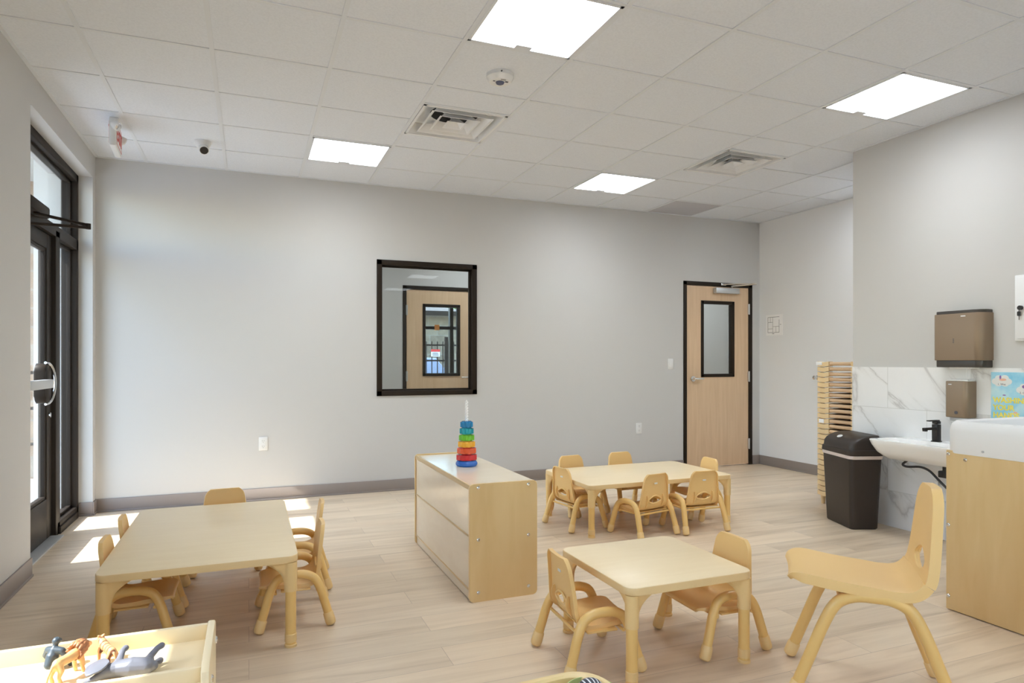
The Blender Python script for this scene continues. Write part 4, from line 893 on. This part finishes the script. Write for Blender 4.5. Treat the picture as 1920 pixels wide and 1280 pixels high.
for k in range(26):
    z = .071 + k * pitch
    lb = ('tan stacking cot in the alcove, ' + (('lowest of its stack, on four peg feet' if k == 0 else ordw[k] + ' from the bottom of its stack') if k < 13 else ('topmost of its stack with a small white tag' if k == 25 else ordw[25 - k] + ' from the top of its stack')))
    if ck is None:
        ck = cot(z, lb)
    else: r = dup(ck, (cx0, cy1, z), 0, lb)
    if k in (25, 14):
        b = B(); (b.box(-.004, .03, -.05, .012, pitch * .30, pitch * .92, .002) if k == 25 else b.box(-.003, 0, -.07, -.018, pitch * .12, pitch * .88, .001)); lab(b.out('paper_tag', M['paper'], r), 'small white paper tag')
for a in (.03, cx1 - cx0 - .03):
    for y in (-.035, -(cy1 - cy0) + .035):
        b = B(); b.lathe([(0, -.071), (.014, -.071), (.022, .004), (0, .004)], 16, (a, y, 0)); b.out('peg_foot', M['cotpost'], ck)

# ------------------------------------------------------------------ outdoors, left of the storefront
struct(bx('ground', M['concrete'], (-14, XL - WT, -12, 24, -.25, -.03)))
struct(bx('ground_front', M['concrete'], (XL - WT, 24, 10.65, 24, -.25, -.03)))
b = B(); b.box(-3.6, -1.9, 8.45, 8.75, -.05, 3.3); b.box(-9, -3.6, 8.45, 8.75, -.05, 3.3); struct(b.out('wall_wing', M['stone'], smooth=0))
struct(bx('trim_2', M['shade'], (-2.38, XL - .29, YF, 8.45, 3.16, 3.30)))       # roof overhang above the storefront
t = thing('patio_railing', 'dark metal railing on the patio outside the glass door', 'railing', (-2.6, 7.7, -.03))
b = B()
for z in (.45, .80, 1.15): b.tube([(-2.2, 0, z), (1.0, 0, z)], .016, 8)
b.out('rail', M['bronze'], t)
for x in (-2.2, -1.1, 0, 1.0): B().tube([(x, 0, 0), (x, 0, 1.2)], .022, 10).out('post', M['bronze'], t)

# ------------------------------------------------------------------ outdoors beyond the entry
t = thing('stone_building', 'stone building with a shingled roof beyond the fence, seen through the interior window', 'building', (5.5, 20, -.05))
B().box(-6, .7, 0, 6, 0, 2.72).out('walls', M['stone2'], t, smooth=0)
b = B(); b.loft([[(-6.6, -.6, 2.72), (1.3, -.6, 2.72), (1.3, 6.6, 2.72), (-6.6, 6.6, 2.72)], [(-6.6, -.6, 2.80), (1.3, -.6, 2.80), (1.3, 6.6, 2.80), (-6.6, 6.6, 2.80)], [(-5.9, 2.6, 3.45), (-1.4, 2.6, 3.45), (-1.4, 3.4, 3.45), (-5.9, 3.4, 3.45)]]); b.out('roof', M['shingle'], t, smooth=0)
B().box(-6.6, 1.3, -.62, -.60, 2.68, 2.82).out('fascia', M['bronze'], t, smooth=0)
t = thing('metal_fence', 'black metal picket fence outside, seen through the interior window', 'fence', (3.85, 14, -.05))
b = B()
for z in (.18, 1.28, 1.62): b.box(-2, 2, -.015, .015, z, z + .035)
b.out('rail', M['bronze'], t, smooth=0)
for k in range(33): B().box(-2 + k * .125 - .009, -2 + k * .125 + .009, -.009, .009, .1, 1.72).out('picket', M['bronze'], t, smooth=0)
for x in (-1.6, .20, 1.9): B().box(x - .035, x + .035, -.035, .035, 0, 1.82).out('post', M['bronze'], t, smooth=0)
t = thing('fence_sign', 'small red and white sign on the metal fence, seen through the interior window', 'sign', (3.80, 13.97, 1.41)); B().box(-.10, .10, -.004, .004, -.075, .03).out('white_panel', M['white'], t, smooth=0); B().box(-.10, .10, -.004, .004, .03, .085).out('red_header', M['red'], t, smooth=0)
b = B()
for k in range(3): b.box(-.07, .05 + .01 * k, -.006, -.003, .0 - k * .025, .010 - k * .025)
b.out('text_lines', M['ink'], t, smooth=0)
t = thing('parked_van', 'blue and white van parked behind the metal fence, glimpsed through the interior window', 'van', (3.5, 16.9, -.03))
B().prism([(-1.6, .35), (1.5, .35), (1.6, .8), (1.2, .95), (.9, 1.35), (-1.6, 1.4)], -.8, .8, XZ, .05).out('body', M['blue_van'], t); B().box(-1.62, -.3, -.83, -.79, .55, 1.0).out('side_panel', M['white_van'], t)
for x in (-1.0, 1.0):
    for y in (-.75, .75): B().lathe([(0, -.1), (.3, -.1), (.3, .1), (0, .1)], 20, (x, y, .3), 'Y').out('wheel', M['black'], t)
t = thing('leafy_tree', 'green tree behind the stone building roof, seen through the interior window', 'tree', (9.2, 32, -.05))
B().tube([(0, 0, 0), (.1, 0, 1.5), (0, 0, 3)], [.25, .18, .1], 10).out('trunk', M['bark'], t)
b = B()
for k in range(700):
    p = Vector((random.gauss(0, 1.0), random.gauss(0, .8), random.gauss(3.6, .75))); q = Matrix.Rotation(random.random() * 6, 4, 'Z') @ Matrix.Rotation(random.random() * 3, 4, 'X'); s_ = .12 + random.random() * .1
    vs = [b.bm.verts.new(p + (q @ Vector(v)) * s_) for v in ((-1, 0, 0), (0, -.5, .1), (1, 0, 0), (0, .5, .1))]; b.bm.faces.new(vs)
b.out('foliage', M['stone_leaf'], t, smooth=0)
